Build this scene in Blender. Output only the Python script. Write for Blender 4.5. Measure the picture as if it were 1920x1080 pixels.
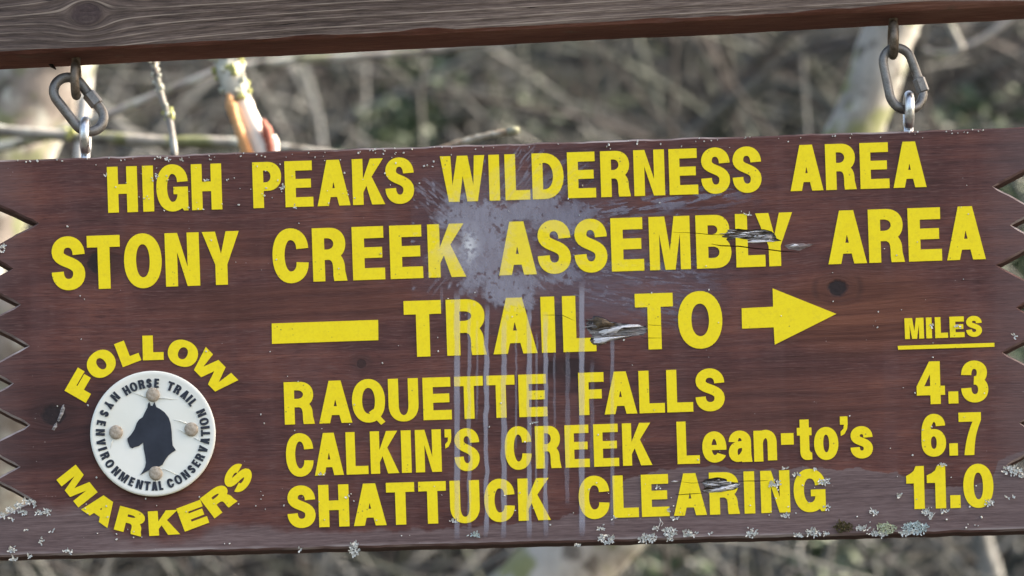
import bpy, bmesh, math, random
import numpy as np
from mathutils import Vector, Matrix, noise as mnoise
from mathutils.geometry import tessellate_polygon

for o in list(bpy.data.objects):
    bpy.data.objects.remove(o)
scene = bpy.context.scene
COL = scene.collection

# ------------------------------------------------------------------ camera, sky, sun, exposure
S = 0.00043            # metres per photograph pixel on the face of the sign
DIST = 4.0             # camera to sign
ZC = 2.25              # height of the picture centre on the sign
CAMZ = 1.52
cam_d = bpy.data.cameras.new('camera')
cam = bpy.data.objects.new('camera', cam_d); COL.objects.link(cam)
cam.location = (0, -DIST, CAMZ)
cam.rotation_euler = (math.pi / 2, 0, 0)
cam_d.sensor_width = 36
cam_d.lens = 36 * DIST / (1920 * S)
cam_d.shift_y = (ZC - CAMZ) / (1920 * S)
cam_d.clip_start = 0.05
cam_d.clip_end = 500
cam_d.dof.use_dof = True
cam_d.dof.focus_distance = DIST
cam_d.dof.aperture_fstop = 8.5
scene.camera = cam

SUN_EL, SUN_AZ = math.radians(38), math.radians(11)     # azimuth measured from +X towards +Y (behind the sign, to the right)
to_sun = Vector((math.cos(SUN_EL) * math.cos(SUN_AZ), math.cos(SUN_EL) * math.sin(SUN_AZ), math.sin(SUN_EL)))
world = bpy.data.worlds.new('World'); scene.world = world; world.use_nodes = True
wn = world.node_tree.nodes; wl = world.node_tree.links
sky = wn.new('ShaderNodeTexSky'); sky.sky_type = 'NISHITA'; sky.sun_disc = False
sky.sun_elevation = SUN_EL; sky.sun_rotation = math.pi / 2 - SUN_AZ
sky.dust_density = 4.0; sky.air_density = 1.0; sky.ozone_density = 0.6
wl.new(sky.outputs[0], wn['Background'].inputs[0]); wn['Background'].inputs[1].default_value = 0.14
sun_d = bpy.data.lights.new('sun', 'SUN'); sun_d.energy = 4.6; sun_d.angle = math.radians(0.6); sun_d.color = (1, 0.97, 0.94)
sun = bpy.data.objects.new('sun', sun_d); COL.objects.link(sun)
sun.rotation_euler = to_sun.to_track_quat('Z', 'Y').to_euler(); sun.location = (6, 3, 8)
scene.view_settings.view_transform = 'Standard'; scene.view_settings.look = 'None'
scene.view_settings.gamma = 1; scene.view_settings.use_curve_mapping = False
scene.view_settings.exposure = 2.1
scene.view_settings.use_white_balance = True; scene.view_settings.white_balance_temperature = 7600   # camera set for open shade

# ------------------------------------------------------------------ helpers
def W(px, py, y=0.0):
    """point of the place seen at photograph pixel (px, py), y metres behind the sign face"""
    k = (DIST + y) / DIST
    return Vector(((px - 960) * S * k, y, CAMZ + (ZC - CAMZ + (540 - py) * S) * k))

def pxm(n, y=0.0):
    return n * S * (DIST + y) / DIST

def tag(o, label=None, cat=None, group=None, kind=None):
    if label: o['label'] = label
    if cat: o['category'] = cat
    if group: o['group'] = group
    if kind: o['kind'] = kind
    return o

def obj(name, verts, faces, mat, parent=None, loc=(0, 0, 0), rot=(0, 0, 0), smooth=False):
    me = bpy.data.meshes.new(name)
    me.from_pydata([tuple(v) for v in verts], [], faces)
    return mobj(name, me, mat, parent, loc, rot, smooth)

def mobj(name, me, mat, parent=None, loc=(0, 0, 0), rot=(0, 0, 0), smooth=False):
    o = bpy.data.objects.new(name, me); COL.objects.link(o)
    if mat is not None:
        for m in (mat if isinstance(mat, (list, tuple)) else [mat]):
            me.materials.append(m)
    o.parent = parent; o.location = loc; o.rotation_euler = rot
    if smooth:
        me.polygons.foreach_set('use_smooth', [True] * len(me.polygons))
    return o

def empty(name, loc, rot=(0, 0, 0)):
    o = bpy.data.objects.new(name, None); COL.objects.link(o)
    o.location = loc; o.rotation_euler = rot; o.empty_display_size = 0.05
    return o

class MB:
    def __init__(s): s.v = []; s.f = []
    def add(s, v, f):
        n = len(s.v); s.v += [tuple(p) for p in v]; s.f += [tuple(i + n for i in q) for q in f]
    def box(s, c, d, M=None):
        x, y, z = d[0] / 2, d[1] / 2, d[2] / 2
        v = [Vector((a, b, e)) for a in (-x, x) for b in (-y, y) for e in (-z, z)]
        if M is not None: v = [M @ p for p in v]
        s.add([p + Vector(c) for p in v], [(0, 1, 3, 2), (4, 6, 7, 5), (0, 4, 5, 1), (2, 3, 7, 6), (0, 2, 6, 4), (1, 5, 7, 3)])
    def tube(s, pts, rad, n=8, closed=False, jit=0.0, rng=None):
        pts = [Vector(p) for p in pts]; m = len(pts)
        if not hasattr(rad, '__len__'): rad = [rad] * m
        up = Vector((0.31, 0.87, 0.21)); rings = []
        for i, p in enumerate(pts):
            a = pts[(i - 1) % m] if (closed or i > 0) else p
            b = pts[(i + 1) % m] if (closed or i < m - 1) else p
            t = (b - a).normalized()
            u = (up - t * up.dot(t)).normalized(); up = u
            w = t.cross(u); ring = []
            for k in range(n):
                an = 2 * math.pi * k / n
                r = rad[i] * (1 + (rng.uniform(-jit, jit) if rng else 0))
                ring.append(p + (u * math.cos(an) + w * math.sin(an)) * r)
            rings.append(ring)
        v = [q for r in rings for q in r]; f = []
        for i in range(m if closed else m - 1):
            j = (i + 1) % m
            for k in range(n):
                f.append((i * n + k, i * n + (k + 1) % n, j * n + (k + 1) % n, j * n + k))
        if not closed:
            f.append(tuple(range(n - 1, -1, -1))); f.append(tuple((m - 1) * n + k for k in range(n)))
        s.add(v, f)
    def build(s, name, mat, parent=None, smooth=False, **k):
        return obj(name, s.v, s.f, mat, parent, smooth=smooth, **k)

def spline(pts, n=8):
    pts = [Vector(p) for p in pts]; out = []
    P = [pts[0] * 2 - pts[1]] + pts + [pts[-1] * 2 - pts[-2]]
    for i in range(1, len(P) - 2):
        for k in range(n):
            t = k / n
            a, b, c, d = P[i - 1], P[i], P[i + 1], P[i + 2]
            out.append(0.5 * ((2 * b) + (c - a) * t + (2 * a - 5 * b + 4 * c - d) * t * t + (3 * b - a - 3 * c + d) * t ** 3))
    out.append(pts[-1]); return out

# ------------------------------------------------------------------ material building
class NT:
    def __init__(s, name, rough=0.6, spec=0.5, metal=0.0):
        s.m = bpy.data.materials.new(name); s.m.use_nodes = True
        s.t = s.m.node_tree; s.b = s.t.nodes['Principled BSDF']
        s.b.inputs['Roughness'].default_value = rough
        s.b.inputs['Specular IOR Level'].default_value = spec
        s.b.inputs['Metallic'].default_value = metal
        s._c = None; s.ref = None
    def n(s, t): return s.t.nodes.new(t)
    def inp(s, sock, v):
        if hasattr(v, 'is_output'): s.t.links.new(v, sock)
        elif isinstance(v, (tuple, list)) and len(v) == 3 and sock.type == 'RGBA': sock.default_value = (*v, 1)
        else: sock.default_value = v
    def co(s):
        if s._c is None:
            c = s.n('ShaderNodeTexCoord')
            if s.ref is not None: c.object = s.ref
            s._c = c.outputs['Object']
        return s._c
    def math(s, op, a, b=0.0, c=None, clamp=False):
        m = s.n('ShaderNodeMath'); m.operation = op; m.use_clamp = clamp
        s.inp(m.inputs[0], a); s.inp(m.inputs[1], b)
        if c is not None: s.inp(m.inputs[2], c)
        return m.outputs[0]
    def xyz(s, v=None):
        q = s.n('ShaderNodeSeparateXYZ'); s.inp(q.inputs[0], v if v is not None else s.co()); return q.outputs
    def comb(s, x, y, z):
        q = s.n('ShaderNodeCombineXYZ')
        for i, a in enumerate((x, y, z)): s.inp(q.inputs[i], a)
        return q.outputs[0]
    def scale(s, v, sc):
        q = s.n('ShaderNodeVectorMath'); q.operation = 'MULTIPLY'; s.inp(q.inputs[0], v); q.inputs[1].default_value = sc; return q.outputs[0]
    def noise(s, v=None, scale=5.0, detail=4.0, rough=0.55, dist=0.0, col=False):
        q = s.n('ShaderNodeTexNoise'); s.inp(q.inputs['Vector'], v if v is not None else s.co())
        q.inputs['Scale'].default_value = scale; q.inputs['Detail'].default_value = detail
        q.inputs['Roughness'].default_value = rough; q.inputs['Distortion'].default_value = dist
        return q.outputs[1 if col else 0]
    def voro(s, v=None, scale=5.0, feature='F1', rnd=1.0):
        q = s.n('ShaderNodeTexVoronoi'); s.inp(q.inputs['Vector'], v if v is not None else s.co())
        q.inputs['Scale'].default_value = scale; q.feature = feature; q.inputs['Randomness'].default_value = rnd
        return q.outputs['Distance']
    def ss(s, v, a, b, lo=0.0, hi=1.0):
        q = s.n('ShaderNodeMapRange'); q.interpolation_type = 'SMOOTHSTEP'
        s.inp(q.inputs['Value'], v); s.inp(q.inputs['From Min'], a); s.inp(q.inputs['From Max'], b)
        q.inputs['To Min'].default_value = lo; q.inputs['To Max'].default_value = hi; return q.outputs[0]
    def mix(s, f, a, b, mode='MIX'):
        q = s.n('ShaderNodeMix'); q.data_type = 'RGBA'; q.blend_type = mode
        s.inp(q.inputs[0], f); s.inp(q.inputs[6], a); s.inp(q.inputs[7], b); return q.outputs[2]
    def ramp(s, f, stops):
        q = s.n('ShaderNodeValToRGB'); s.inp(q.inputs[0], f); e = q.color_ramp.elements
        while len(e) < len(stops): e.new(0.5)
        for i, (p, c) in enumerate(stops): e[i].position = p; e[i].color = (*c, 1)
        return q.outputs[0]
    def bump(s, h, strength=0.5, dist=0.001):
        q = s.n('ShaderNodeBump'); q.inputs['Strength'].default_value = strength; q.inputs['Distance'].default_value = dist
        s.inp(q.inputs['Height'], h); s.t.links.new(q.outputs[0], s.b.inputs['Normal'])
    def col(s, c): s.inp(s.b.inputs['Base Color'], c)
    def rough(s, r): s.inp(s.b.inputs['Roughness'], r)

# ------------------------------------------------------------------ the sign's own frame
ANG = 0.0320
ROOT = W(960, 1025)
sign = empty('trail_sign', ROOT, (0, -ANG, 0))
tag(sign, 'brown wooden trail sign with notched ends and yellow lettering hanging from the beam', 'sign')
CA, SA = math.cos(ANG), math.sin(ANG)
def sl(px, py):
    p = W(px, py) - ROOT
    return (p.x * CA + p.z * SA, -p.x * SA + p.z * CA)

top = lambda x: 300 - .0323 * x
bot = lambda x: 1044 - .0255 * x
# ------------------------------------------------------------------ materials
KNOTS = [  # pixel x, y, radius px, darkness
    (1570, 540, 18, 1.0), (186, 492, 24, 1.0), (100, 778, 24, 1.0), (677, 682, 10, .75), (1075, 690, 22, .7), (1032, 690, 14, .6), (1810, 640, 8, .3)]

def board_material():
    n = NT('stained_board_wood', 0.5, 0.2); n.ref = sign
    X, Y, Z = n.xyz()
    warp = None; dark = None
    for (px, py, r, d) in KNOTS:
        kx, kz = sl(px, py); rm = r * S
        dx = n.math('MULTIPLY', n.math('SUBTRACT', X, kx), 0.86); dz = n.math('SUBTRACT', Z, kz)
        d2 = n.math('ADD', n.math('MULTIPLY', dx, dx), n.math('MULTIPLY', dz, dz))
        w = n.math('DIVIDE', n.math('MULTIPLY', dz, -rm * rm * 0.9), n.math('ADD', d2, rm * rm * 0.8))
        warp = w if warp is None else n.math('ADD', warp, w)
        dist = n.math('SQRT', d2)
        k = n.math('MULTIPLY', n.ss(n.math('ADD', dist, n.math('MULTIPLY', n.noise(scale=160, detail=2), rm * .5)), rm * 0.9, rm * 1.35, 1.0, 0.0), d)
        side = n.math('MULTIPLY', n.ss(n.math('ABSOLUTE', n.math('SUBTRACT', dist, rm * 2.05)), 0.0, rm * .5, .34 * (r == 18), 0), n.ss(n.math('DIVIDE', n.math('ABSOLUTE', dz), n.math('ADD', dist, 1e-4)), .25, .8, 1, 0))
        halo = n.math('MAXIMUM', side, n.math('MULTIPLY', n.ss(dist, rm * 1.0, rm * 2.4, 1, 0), d * (0.15 if r == 18 else .45)))
        k = n.math('MAXIMUM', k, halo)
        dark = k if dark is None else n.math('MAXIMUM', dark, k)
    Zw = n.math('ADD', Z, warp)
    wob = n.math('MULTIPLY', n.noise(n.scale(n.co(), (3.5, 1, 7)), 1.0, 2), 0.014)
    Zg = n.math('ADD', Zw, wob)
    g1 = n.noise(n.comb(n.math('MULTIPLY', X, 3.0), 0.0, n.math('MULTIPLY', Zg, 95)), 1.0, 6, .68)
    g2 = n.noise(n.comb(n.math('MULTIPLY', X, 14), 3.0, n.math('MULTIPLY', Zg, 420)), 1.0, 3, .6)
    broad = n.noise(n.scale(n.co(), (11, 1, 15)), 1.0, 4, .6)
    g3 = n.noise(n.comb(n.math('MULTIPLY', X, 75), 9.0, n.math('MULTIPLY', Zg, 760)), 1.0, 3, .6)
    streak = n.noise(n.scale(n.co(), (60, 1, 4)), 1.0, 2, .5)
    c = n.ramp(n.math('ADD', n.math('MULTIPLY', g1, .5), n.math('MULTIPLY', broad, .5)),
               [(.34, (.040, .0155, .0148)), (.46, (.083, .032, .0293)), (.55, (.120, .044, .036)), (.67, (.200, .076, .053))])
    c = n.mix(n.ss(g2, .50, .72, 0, .32), c, (.15, .080, .074))
    c = n.mix(n.ss(g3, .52, .70, 0, .40), c, (.175, .100, .092))
    c = n.mix(n.ss(g3, .30, .47, .50, 0), c, (.030, .012, .012))
    c = n.mix(n.ss(g2, .30, .42, .4, 0), c, (.045, .018, .017))
    # vertical water streaks, hazed varnish
    c = n.mix(n.ss(streak, .48, .72, 0, .16), c, (.14, .082, .084))
    # warmer and darker patches of the board colour in places of their own
    for (px, py, rx, ry, k, ca, cb) in [(1610, 585, 190, 95, .75, (.075, .024, .015), (.19, .070, .040)), (560, 572, 330, 50, .5, (.070, .023, .016), (.165, .060, .038)), (330, 470, 300, 60, .35, (.070, .023, .016), (.15, .055, .036)), (1480, 760, 260, 90, .4, (.070, .024, .017), (.155, .058, .040)),
                                        (110, 800, 170, 150, .6, (.022, .009, .010), (.060, .023, .022)), (240, 880, 120, 60, .4, (.09, .025, .018), (.16, .05, .034)), (1075, 700, 70, 50, .6, (.018, .010, .014), (.045, .022, .026)), (1045, 610, 22, 45, .7, (.016, .013, .017), (.05, .04, .045))]:
        wx, wz = sl(px, py)
        wd = n.math('ADD', n.math('POWER', n.math('DIVIDE', n.math('SUBTRACT', X, wx), rx * S), 2), n.math('POWER', n.math('DIVIDE', n.math('SUBTRACT', Z, wz), ry * S), 2))
        wd = n.math('ADD', wd, n.math('MULTIPLY', n.math('SUBTRACT', g1, .5), 1.6))
        c = n.mix(n.ss(wd, .1, 1.1, k, 0), c, n.mix(n.ss(g1, .35, .65), ca, cb))
    # worn-off varnish along the lower edge, crisp irregular border
    fc = n.n('ShaderNodeFloatCurve'); cv = fc.mapping.curves[0]
    pts = [(-40, 930), (60, 935), (180, 938), (215, 985), (330, 1000), (430, 975), (560, 985), (700, 990), (900, 985), (1120, 955), (1175, 900), (1260, 878), (1330, 872),
           (1400, 880), (1540, 876), (1640, 880), (1700, 893), (1720, 915), (1850, 905), (1870, 868), (1960, 838)]
    zs = [sl(a, b) for a, b in pts]; z0, z1 = 0.0, 0.10; x0, x1 = -.45, .45
    cv.points[0].location = (0, (zs[0][1] - z0) / (z1 - z0)); cv.points[1].location = (1, (zs[-1][1] - z0) / (z1 - z0))
    for a, b in zs: cv.points.new((a - x0) / (x1 - x0), (b - z0) / (z1 - z0))
    fc.mapping.update()
    n.inp(fc.inputs['Value'], n.math('DIVIDE', n.math('SUBTRACT', X, x0), x1 - x0))
    ze = n.math('ADD', n.math('MULTIPLY', fc.outputs[0], z1 - z0), z0)
    ze = n.math('ADD', ze, n.math('MULTIPLY', n.math('SUBTRACT', n.noise(scale=70, detail=4), .5), .012))
    soft = n.ss(X, -.33, .02, .013, .0012)
    f = n.ss(n.math('SUBTRACT', ze, Z), 0.0, soft)
    grey = n.ramp(n.math('ADD', n.math('MULTIPLY', g1, .35), n.math('ADD', n.math('MULTIPLY', g2, .3), n.math('MULTIPLY', g3, .35))), [(.34, (.066, .043, .044)), (.5, (.138, .096, .098)), (.7, (.225, .168, .170))])
    c = n.mix(n.math('MULTIPLY', f, .95), c, grey)
    (bx0, bz0), (bx1, bz1) = sl(0, bot(0)), sl(1920, bot(1920))
    zb = n.math('SUBTRACT', Z, n.math('ADD', n.math('MULTIPLY', n.math('SUBTRACT', X, bx0), (bz1 - bz0) / (bx1 - bx0)), bz0))
    rub = n.math('MULTIPLY', n.ss(n.math('ADD', zb, n.math('MULTIPLY', n.math('SUBTRACT', g2, .5), .004)), .0020, .0042, 1, 0), n.ss(n.noise(n.scale(n.co(), (9, 1, 3)), 1.0, 3), .42, .58))
    c = n.mix(n.math('MULTIPLY', rub, .75), c, (.33, .285, .285))
    # pale rubbed ends and edges
    e = n.ss(n.math('ADD', n.math('ABSOLUTE', X), n.math('MULTIPLY', broad, .06)), .405, .45, 0, .45)
    c = n.mix(e, c, (.12, .088, .092))
    c = n.mix(dark, c, n.mix(n.noise(scale=300, detail=2), (.008, .006, .008), (.035, .02, .02)))
    # pale flecks
    sp = n.ss(n.voro(scale=170), .03, .09, 1, 0)
    sp = n.math('MULTIPLY', sp, n.ss(n.noise(scale=33, detail=2), .56, .66))
    c = n.mix(n.math('MULTIPLY', sp, .55), c, (.42, .38, .38))
    n.col(c)
    n.rough(n.math('ADD', n.ss(g2, .3, .7, .42, .6), n.math('MULTIPLY', f, .2)))
    h = n.math('ADD', n.math('ADD', n.math('MULTIPLY', g2, .5), n.math('MULTIPLY', g3, .5)), n.math('MULTIPLY', g1, .5))
    n.bump(n.math('SUBTRACT', h, n.math('MULTIPLY', dark, .7)), .55, .0010)
    return n.m

def edge_material():
    n = NT('board_edge_wood', .75, .25); n.ref = sign
    g = n.noise(n.scale(n.co(), (10, 260, 260)), 1.0, 4)
    n.col(n.ramp(g, [(.3, (.03, .012, .011)), (.55, (.06, .025, .022)), (.75, (.10, .052, .047))]))
    n.bump(g, .5, .001); return n.m

def wear_material():
    n = NT('worn_board_arris', .8, .2); n.ref = sign
    g = n.noise(n.scale(n.co(), (26, 60, 200)), 1.0, 4); q = n.noise(n.scale(n.co(), (7, 7, 7)), 1.0, 3)
    c = n.mix(n.ss(q, .44, .62), n.ramp(g, [(.3, (.07, .035, .032)), (.7, (.15, .085, .08))]), n.ramp(g, [(.3, (.18, .14, .138)), (.7, (.42, .365, .36))]))
    n.col(c); n.bump(g, .6, .001); return n.m

def yellow_material():
    n = NT('yellow_sign_vinyl', .5, .2); n.ref = sign
    a = n.noise(scale=55, detail=3); b = n.noise(scale=600, detail=2)
    c = n.mix(a, (.83, .645, .014), (.90, .735, .026))
    c = n.mix(n.ss(b, .42, .7, 0, .25), c, (.72, .54, .02))
    c = n.mix(n.ss(n.noise(scale=190, detail=4, rough=.65), .50, .72, 0, .35), c, (.66, .50, .03))
    fl = n.math('MULTIPLY', n.ss(n.voro(scale=230), .08, .20, 1, 0), n.ss(n.noise(scale=46, detail=2), .54, .64))
    c = n.mix(n.math('MULTIPLY', fl, .75), c, (.20, .16, .045))
    n.col(c)
    n.bump(n.noise(n.scale(n.co(), (60, 1, 700)), 1.0, 2), .12, .0004)
    return n.m

def simple(name, c0, c1, scale=60, rough=.7, stretch=(1, 1, 1), bump=.4, bdist=.001, spec=.3, metal=0, detail=4, lo=.35, hi=.65):
    n = NT(name, rough, spec, metal)
    g = n.noise(n.scale(n.co(), stretch), scale, detail)
    n.col(n.ramp(g, [(lo, c0), (hi, c1)]))
    if bump: n.bump(g, bump, bdist)
    return n.m

M = {}
M['board'] = board_material(); M['edge'] = edge_material(); M['wear'] = wear_material(); M['yellow'] = yellow_material()
M['splinter_grey'] = simple('weathered_grey_splinter', (.13, .12, .12), (.36, .34, .34), 1.0, .85, (40, 300, 500), .6)
M['splinter_white'] = simple('bleached_splinter', (.45, .45, .48), (.74, .74, .78), 1.0, .85, (40, 300, 500), .5)
M['splinter_mid'] = simple('greyed_board_wood', (.12, .095, .095), (.24, .20, .20), 1.0, .85, (40, 300, 500), .6)
M['splinter_brown'] = simple('brown_torn_wood', (.05, .035, .025), (.17, .125, .085), 1.0, .9, (60, 200, 300), .7)
M['splinter_dark'] = simple('dark_torn_wood', (.012, .010, .010), (.06, .05, .045), 1.0, .95, (60, 200, 400), .7)
M['lichen'] = simple('white_lichen', (.46, .475, .46), (.78, .79, .77), 900, .95, bump=.6, bdist=.0006)
M['lichen_blue'] = simple('blue_grey_lichen', (.30, .40, .41), (.66, .74, .76), 900, .95, bump=.6, bdist=.0006)
M['lichen_green'] = simple('pale_green_lichen', (.30, .34, .22), (.62, .66, .50), 900, .95, bump=.6, bdist=.0006)
M['moss'] = simple('brown_moss', (.05, .042, .022), (.13, .105, .05), 900, 1.0, bump=.8, bdist=.001)
def galv(name, c0, c1, rough, metal):
    n = NT(name, rough, .5, metal)
    a = n.noise(scale=140, detail=4); b = n.noise(scale=900, detail=2)
    n.col(n.ramp(n.math('ADD', n.math('MULTIPLY', a, .7), n.math('MULTIPLY', b, .3)), [(.36, c0), (.62, c1)]))
    n.rough(n.ss(a, .3, .7, rough - .08, rough + .14)); n.bump(b, .25, .0004); return n.m
M['zinc'] = galv('bright_galvanised_steel', (.42, .44, .46), (.72, .74, .76), .34, .95)
M['steel'] = galv('dull_grey_steel', (.13, .122, .115), (.28, .272, .265), .5, .85)
M['rust_steel'] = galv('brown_stained_steel', (.085, .065, .048), (.24, .20, .165), .5, .7)
M['disc'] = simple('white_marker_plastic', (.73, .74, .68), (.80, .80, .755), 20, .38, bump=.05, spec=.5)
M['navy'] = simple('dark_navy_ink', (.012, .016, .028), (.022, .028, .045), 60, .5, bump=0)
M['nail'] = simple('weathered_aluminium_nail', (.27, .225, .175), (.46, .40, .335), 400, .8, metal=.0, bump=.4)

# ------------------------------------------------------------------ beam and posts
def beam_material():
    n = NT('weathered_beam_wood', .85, .2)
    X, Y, Z = n.xyz()
    kx, kz, r = (168 - 960) * S, .029, .0115
    dx = n.math('MULTIPLY', n.math('SUBTRACT', X, kx), .7); dz = n.math('SUBTRACT', Z, kz)
    d2 = n.math('ADD', n.math('MULTIPLY', dx, dx), n.math('MULTIPLY', dz, dz)); dist = n.math('SQRT', d2)
    warp = n.math('DIVIDE', n.math('MULTIPLY', dz, -r * r * 1.3), n.math('ADD', d2, r * r * .7))
    Zg = n.math('ADD', n.math('ADD', Z, warp), n.math('MULTIPLY', n.noise(n.scale(n.co(), (2.2, 1, 5)), 1.0, 2), .012))
    Zg = n.math('ADD', Zg, n.math('MULTIPLY', X, -.012))
    ridge = n.math('SINE', n.math('ADD', n.math('MULTIPLY', Zg, 1050), n.math('MULTIPLY', n.noise(n.comb(n.math('MULTIPLY', X, 1.2), 0, n.math('MULTIPLY', Zg, 60)), 1.0, 3), 7)))
    fine = n.noise(n.comb(n.math('MULTIPLY', X, 38), n.math('MULTIPLY', Y, 500), n.math('MULTIPLY', Zg, 1000)), 1.0, 4, .7)
    broad = n.noise(n.scale(n.co(), (4, 8, 14)), 1.0, 3)
    base = n.ramp(n.math('ADD', n.math('MULTIPLY', fine, .6), n.math('MULTIPLY', broad, .4)),
                  [(.38, (.042, .031, .0265)), (.5, (.118, .087, .075)), (.62, (.215, .168, .143))])
    line = n.math('MULTIPLY', n.ss(ridge, .86, .995), n.ss(n.noise(n.scale(n.co(), (12, 1, 120)), 1.0, 3), .36, .6))
    c = n.mix(n.math('MULTIPLY', line, .75), base, (.36, .295, .245))
    c = n.mix(n.ss(ridge, -1, -.75, .35, 0), c, (.05, .036, .034))
    # bluish grey at the left end
    c = n.mix(n.ss(X, -.42, -.20, .22, 0), c, (.06, .055, .062))
    c = n.mix(n.ss(n.math('ADD', dist, n.math('MULTIPLY', n.noise(scale=200, detail=3), .004)), r * .75, r * 1.15, .85, 0), c, n.mix(n.noise(scale=350, detail=2), (.02, .014, .015), (.085, .06, .062)))
    # short dark checks along the grain
    ck = n.noise(n.comb(n.math('MULTIPLY', X, 26), 7.0, n.math('MULTIPLY', Zg, 330)), 1.0, 2, .4)
    ck = n.ss(ck, .70, .76)
    c = n.mix(n.math('MULTIPLY', ck, .9), c, (.012, .010, .010))
    # underside and back keep their red-brown stain
    gm = n.n('ShaderNodeNewGeometry'); vt = n.n('ShaderNodeVectorTransform'); vt.vector_type = 'NORMAL'; vt.convert_from = 'WORLD'; vt.convert_to = 'OBJECT'
    n.inp(vt.inputs[0], gm.outputs['True Normal'])
    nz = n.xyz(vt.outputs[0])
    red = n.ramp(n.math('ADD', n.math('MULTIPLY', fine, .5), n.math('MULTIPLY', broad, .5)), [(.36, (.075, .031, .025)), (.52, (.155, .064, .050)), (.66, (.25, .125, .10))])
    red = n.mix(n.ss(n.noise(n.scale(n.co(), (30, 40, 1)), 1.0, 4), .6, .75, 0, .6), red, (.12, .09, .075))
    c = n.mix(n.ss(nz[2], -.75, -.45, 1, 0), c, red)
    n.col(c)
    n.bump(n.math('SUBTRACT', n.math('ADD', n.math('MULTIPLY', ridge, .25), n.math('MULTIPLY', fine, .7)), n.math('MULTIPLY', ck, 1.5)), .7, .0016)
    return n.m
M['beam'] = beam_material()

BANG = 0.0488
bp = W(960, 63)
frame = empty('sign_frame', (0, .0125, 0))
tag(frame, 'weathered timber frame whose rough crossbeam carries the hanging sign', 'frame')
def make_beam():
    # section (y, z) with z=0 at the lower arris; swept along x with small irregularities
    D, H = .056, .115
    sec = [(-D/2, .0022), (-D/2, .012), (-D/2, .03), (-D/2, .06), (-D/2, H - .003), (-D/2 + .003, H), (D/2 - .003, H), (D/2, H - .003), (D/2, .003), (D/2 - .003, 0), (0, .0), (-D/2 + .0025, 0)]
    N = 180; v = []; f = []; L = 1.36
    for i in range(N + 1):
        x = -L/2 + L * i / N
        for k, (y, z) in enumerate(sec):
            q = Vector((x * 9, y * 40, z * 40)); w = mnoise.noise(q) * .0010 + mnoise.noise(q * 5) * .0005
            zz = z; yy = y
            if k in (0, 11):
                # rubbed, chipped lower front arris, hollowed near the right-hand eye
                c = max(0, mnoise.noise(Vector((x * 22, 3, 1)))) * .0035 + .0038 * math.exp(-((x - .33) / .05) ** 2)
                if k == 0: zz += c
                else: yy += c * 1.2
            v.append((x, yy + w * (.5 if 1 <= k <= 4 else 1), zz + w))
    m = len(sec)
    for i in range(N):
        for k in range(m):
            f.append((i * m + k, i * m + (k + 1) % m, (i + 1) * m + (k + 1) % m, (i + 1) * m + k))
    f.append(tuple(range(m))); f.append(tuple(N * m + k for k in range(m - 1, -1, -1)))
    return obj('beam', v, f, M['beam'], frame, (0, 0, bp.z), (0, -BANG, 0))
beam = make_beam()
def make_post(x):
    b = MB(); b.box((0, 0, 1.42), (.09, .09, 2.84)); o = b.build('post', M['beam'], frame, loc=(x, .075, 0))
    bv = o.modifiers.new('b', 'BEVEL'); bv.width = .004; return o
for x in (-.70, .70): make_post(x)

# ------------------------------------------------------------------ board outline
def jag(pts, step=.004, amp=.0005, seed=1):
    out = []; n = len(pts)
    for i in range(n):
        a = Vector((*pts[i], 0)); b = Vector((*pts[(i + 1) % n], 0)); L = (b - a).length
        k = max(1, int(L / step)); nr = Vector((-(b - a).y, (b - a).x, 0)).normalized()
        for j in range(k):
            p = a.lerp(b, j / k)
            w = mnoise.noise(Vector((p.x * 60, p.y * 60, seed))) * amp * 1.6 + mnoise.noise(Vector((p.x * 260, p.y * 260, seed + 3))) * amp * .6
            if j == 0: w *= .4
            out.append((p.x + nr.x * w, p.y + nr.y * w))
    return out
def zig(tips, side):
    out = []
    for i, (x, y) in enumerate(tips):
        out.append((x, y))
        if i + 1 < len(tips):
            x2, y2 = tips[i + 1]; s = .52
            # tooth tip: the sloping edges of neighbouring notches meet
            d = (y2 - y); k = (d / s - side * ((x - x2))) / 2
            tx = x2 - k if side < 0 else x2 + k
            tx = x - (d - s * (x - x2) * 0) / (2 * s) if side < 0 else x + d / (2 * s)
            tx = (x + x2) / 2 + side * d / (2 * s)
            out.append((tx, (y + y2) / 2 + side * (-1) * 0 + (-(x2 - x) * s / 2 if side > 0 else (x2 - x) * s / 2) * -1))
    return out
Ltips = [(70, 419), (22, 504), (36, 571), (53, 648), (22, 719), (53, 797), (35, 875), (62, 938)]
Rtips = [(1864, 350), (1897, 422), (1870, 497), (1908, 577), (1881, 661), (1925, 722), (1913, 793), (1890, 872)]
out_px = [(-42, top(-42)), (1962, top(1962)), (1960, 300)] + zig(Rtips, 1) + [(1964, 912), (1962, bot(1962)), (-44, bot(-44)), (-46, 992)] + zig(Ltips, -1)[::-1] + [(-46, 366)]
outline = [sl(a, b) for a, b in out_px]
outline = jag(outline, .0045, .00045)
TH = .025
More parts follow.
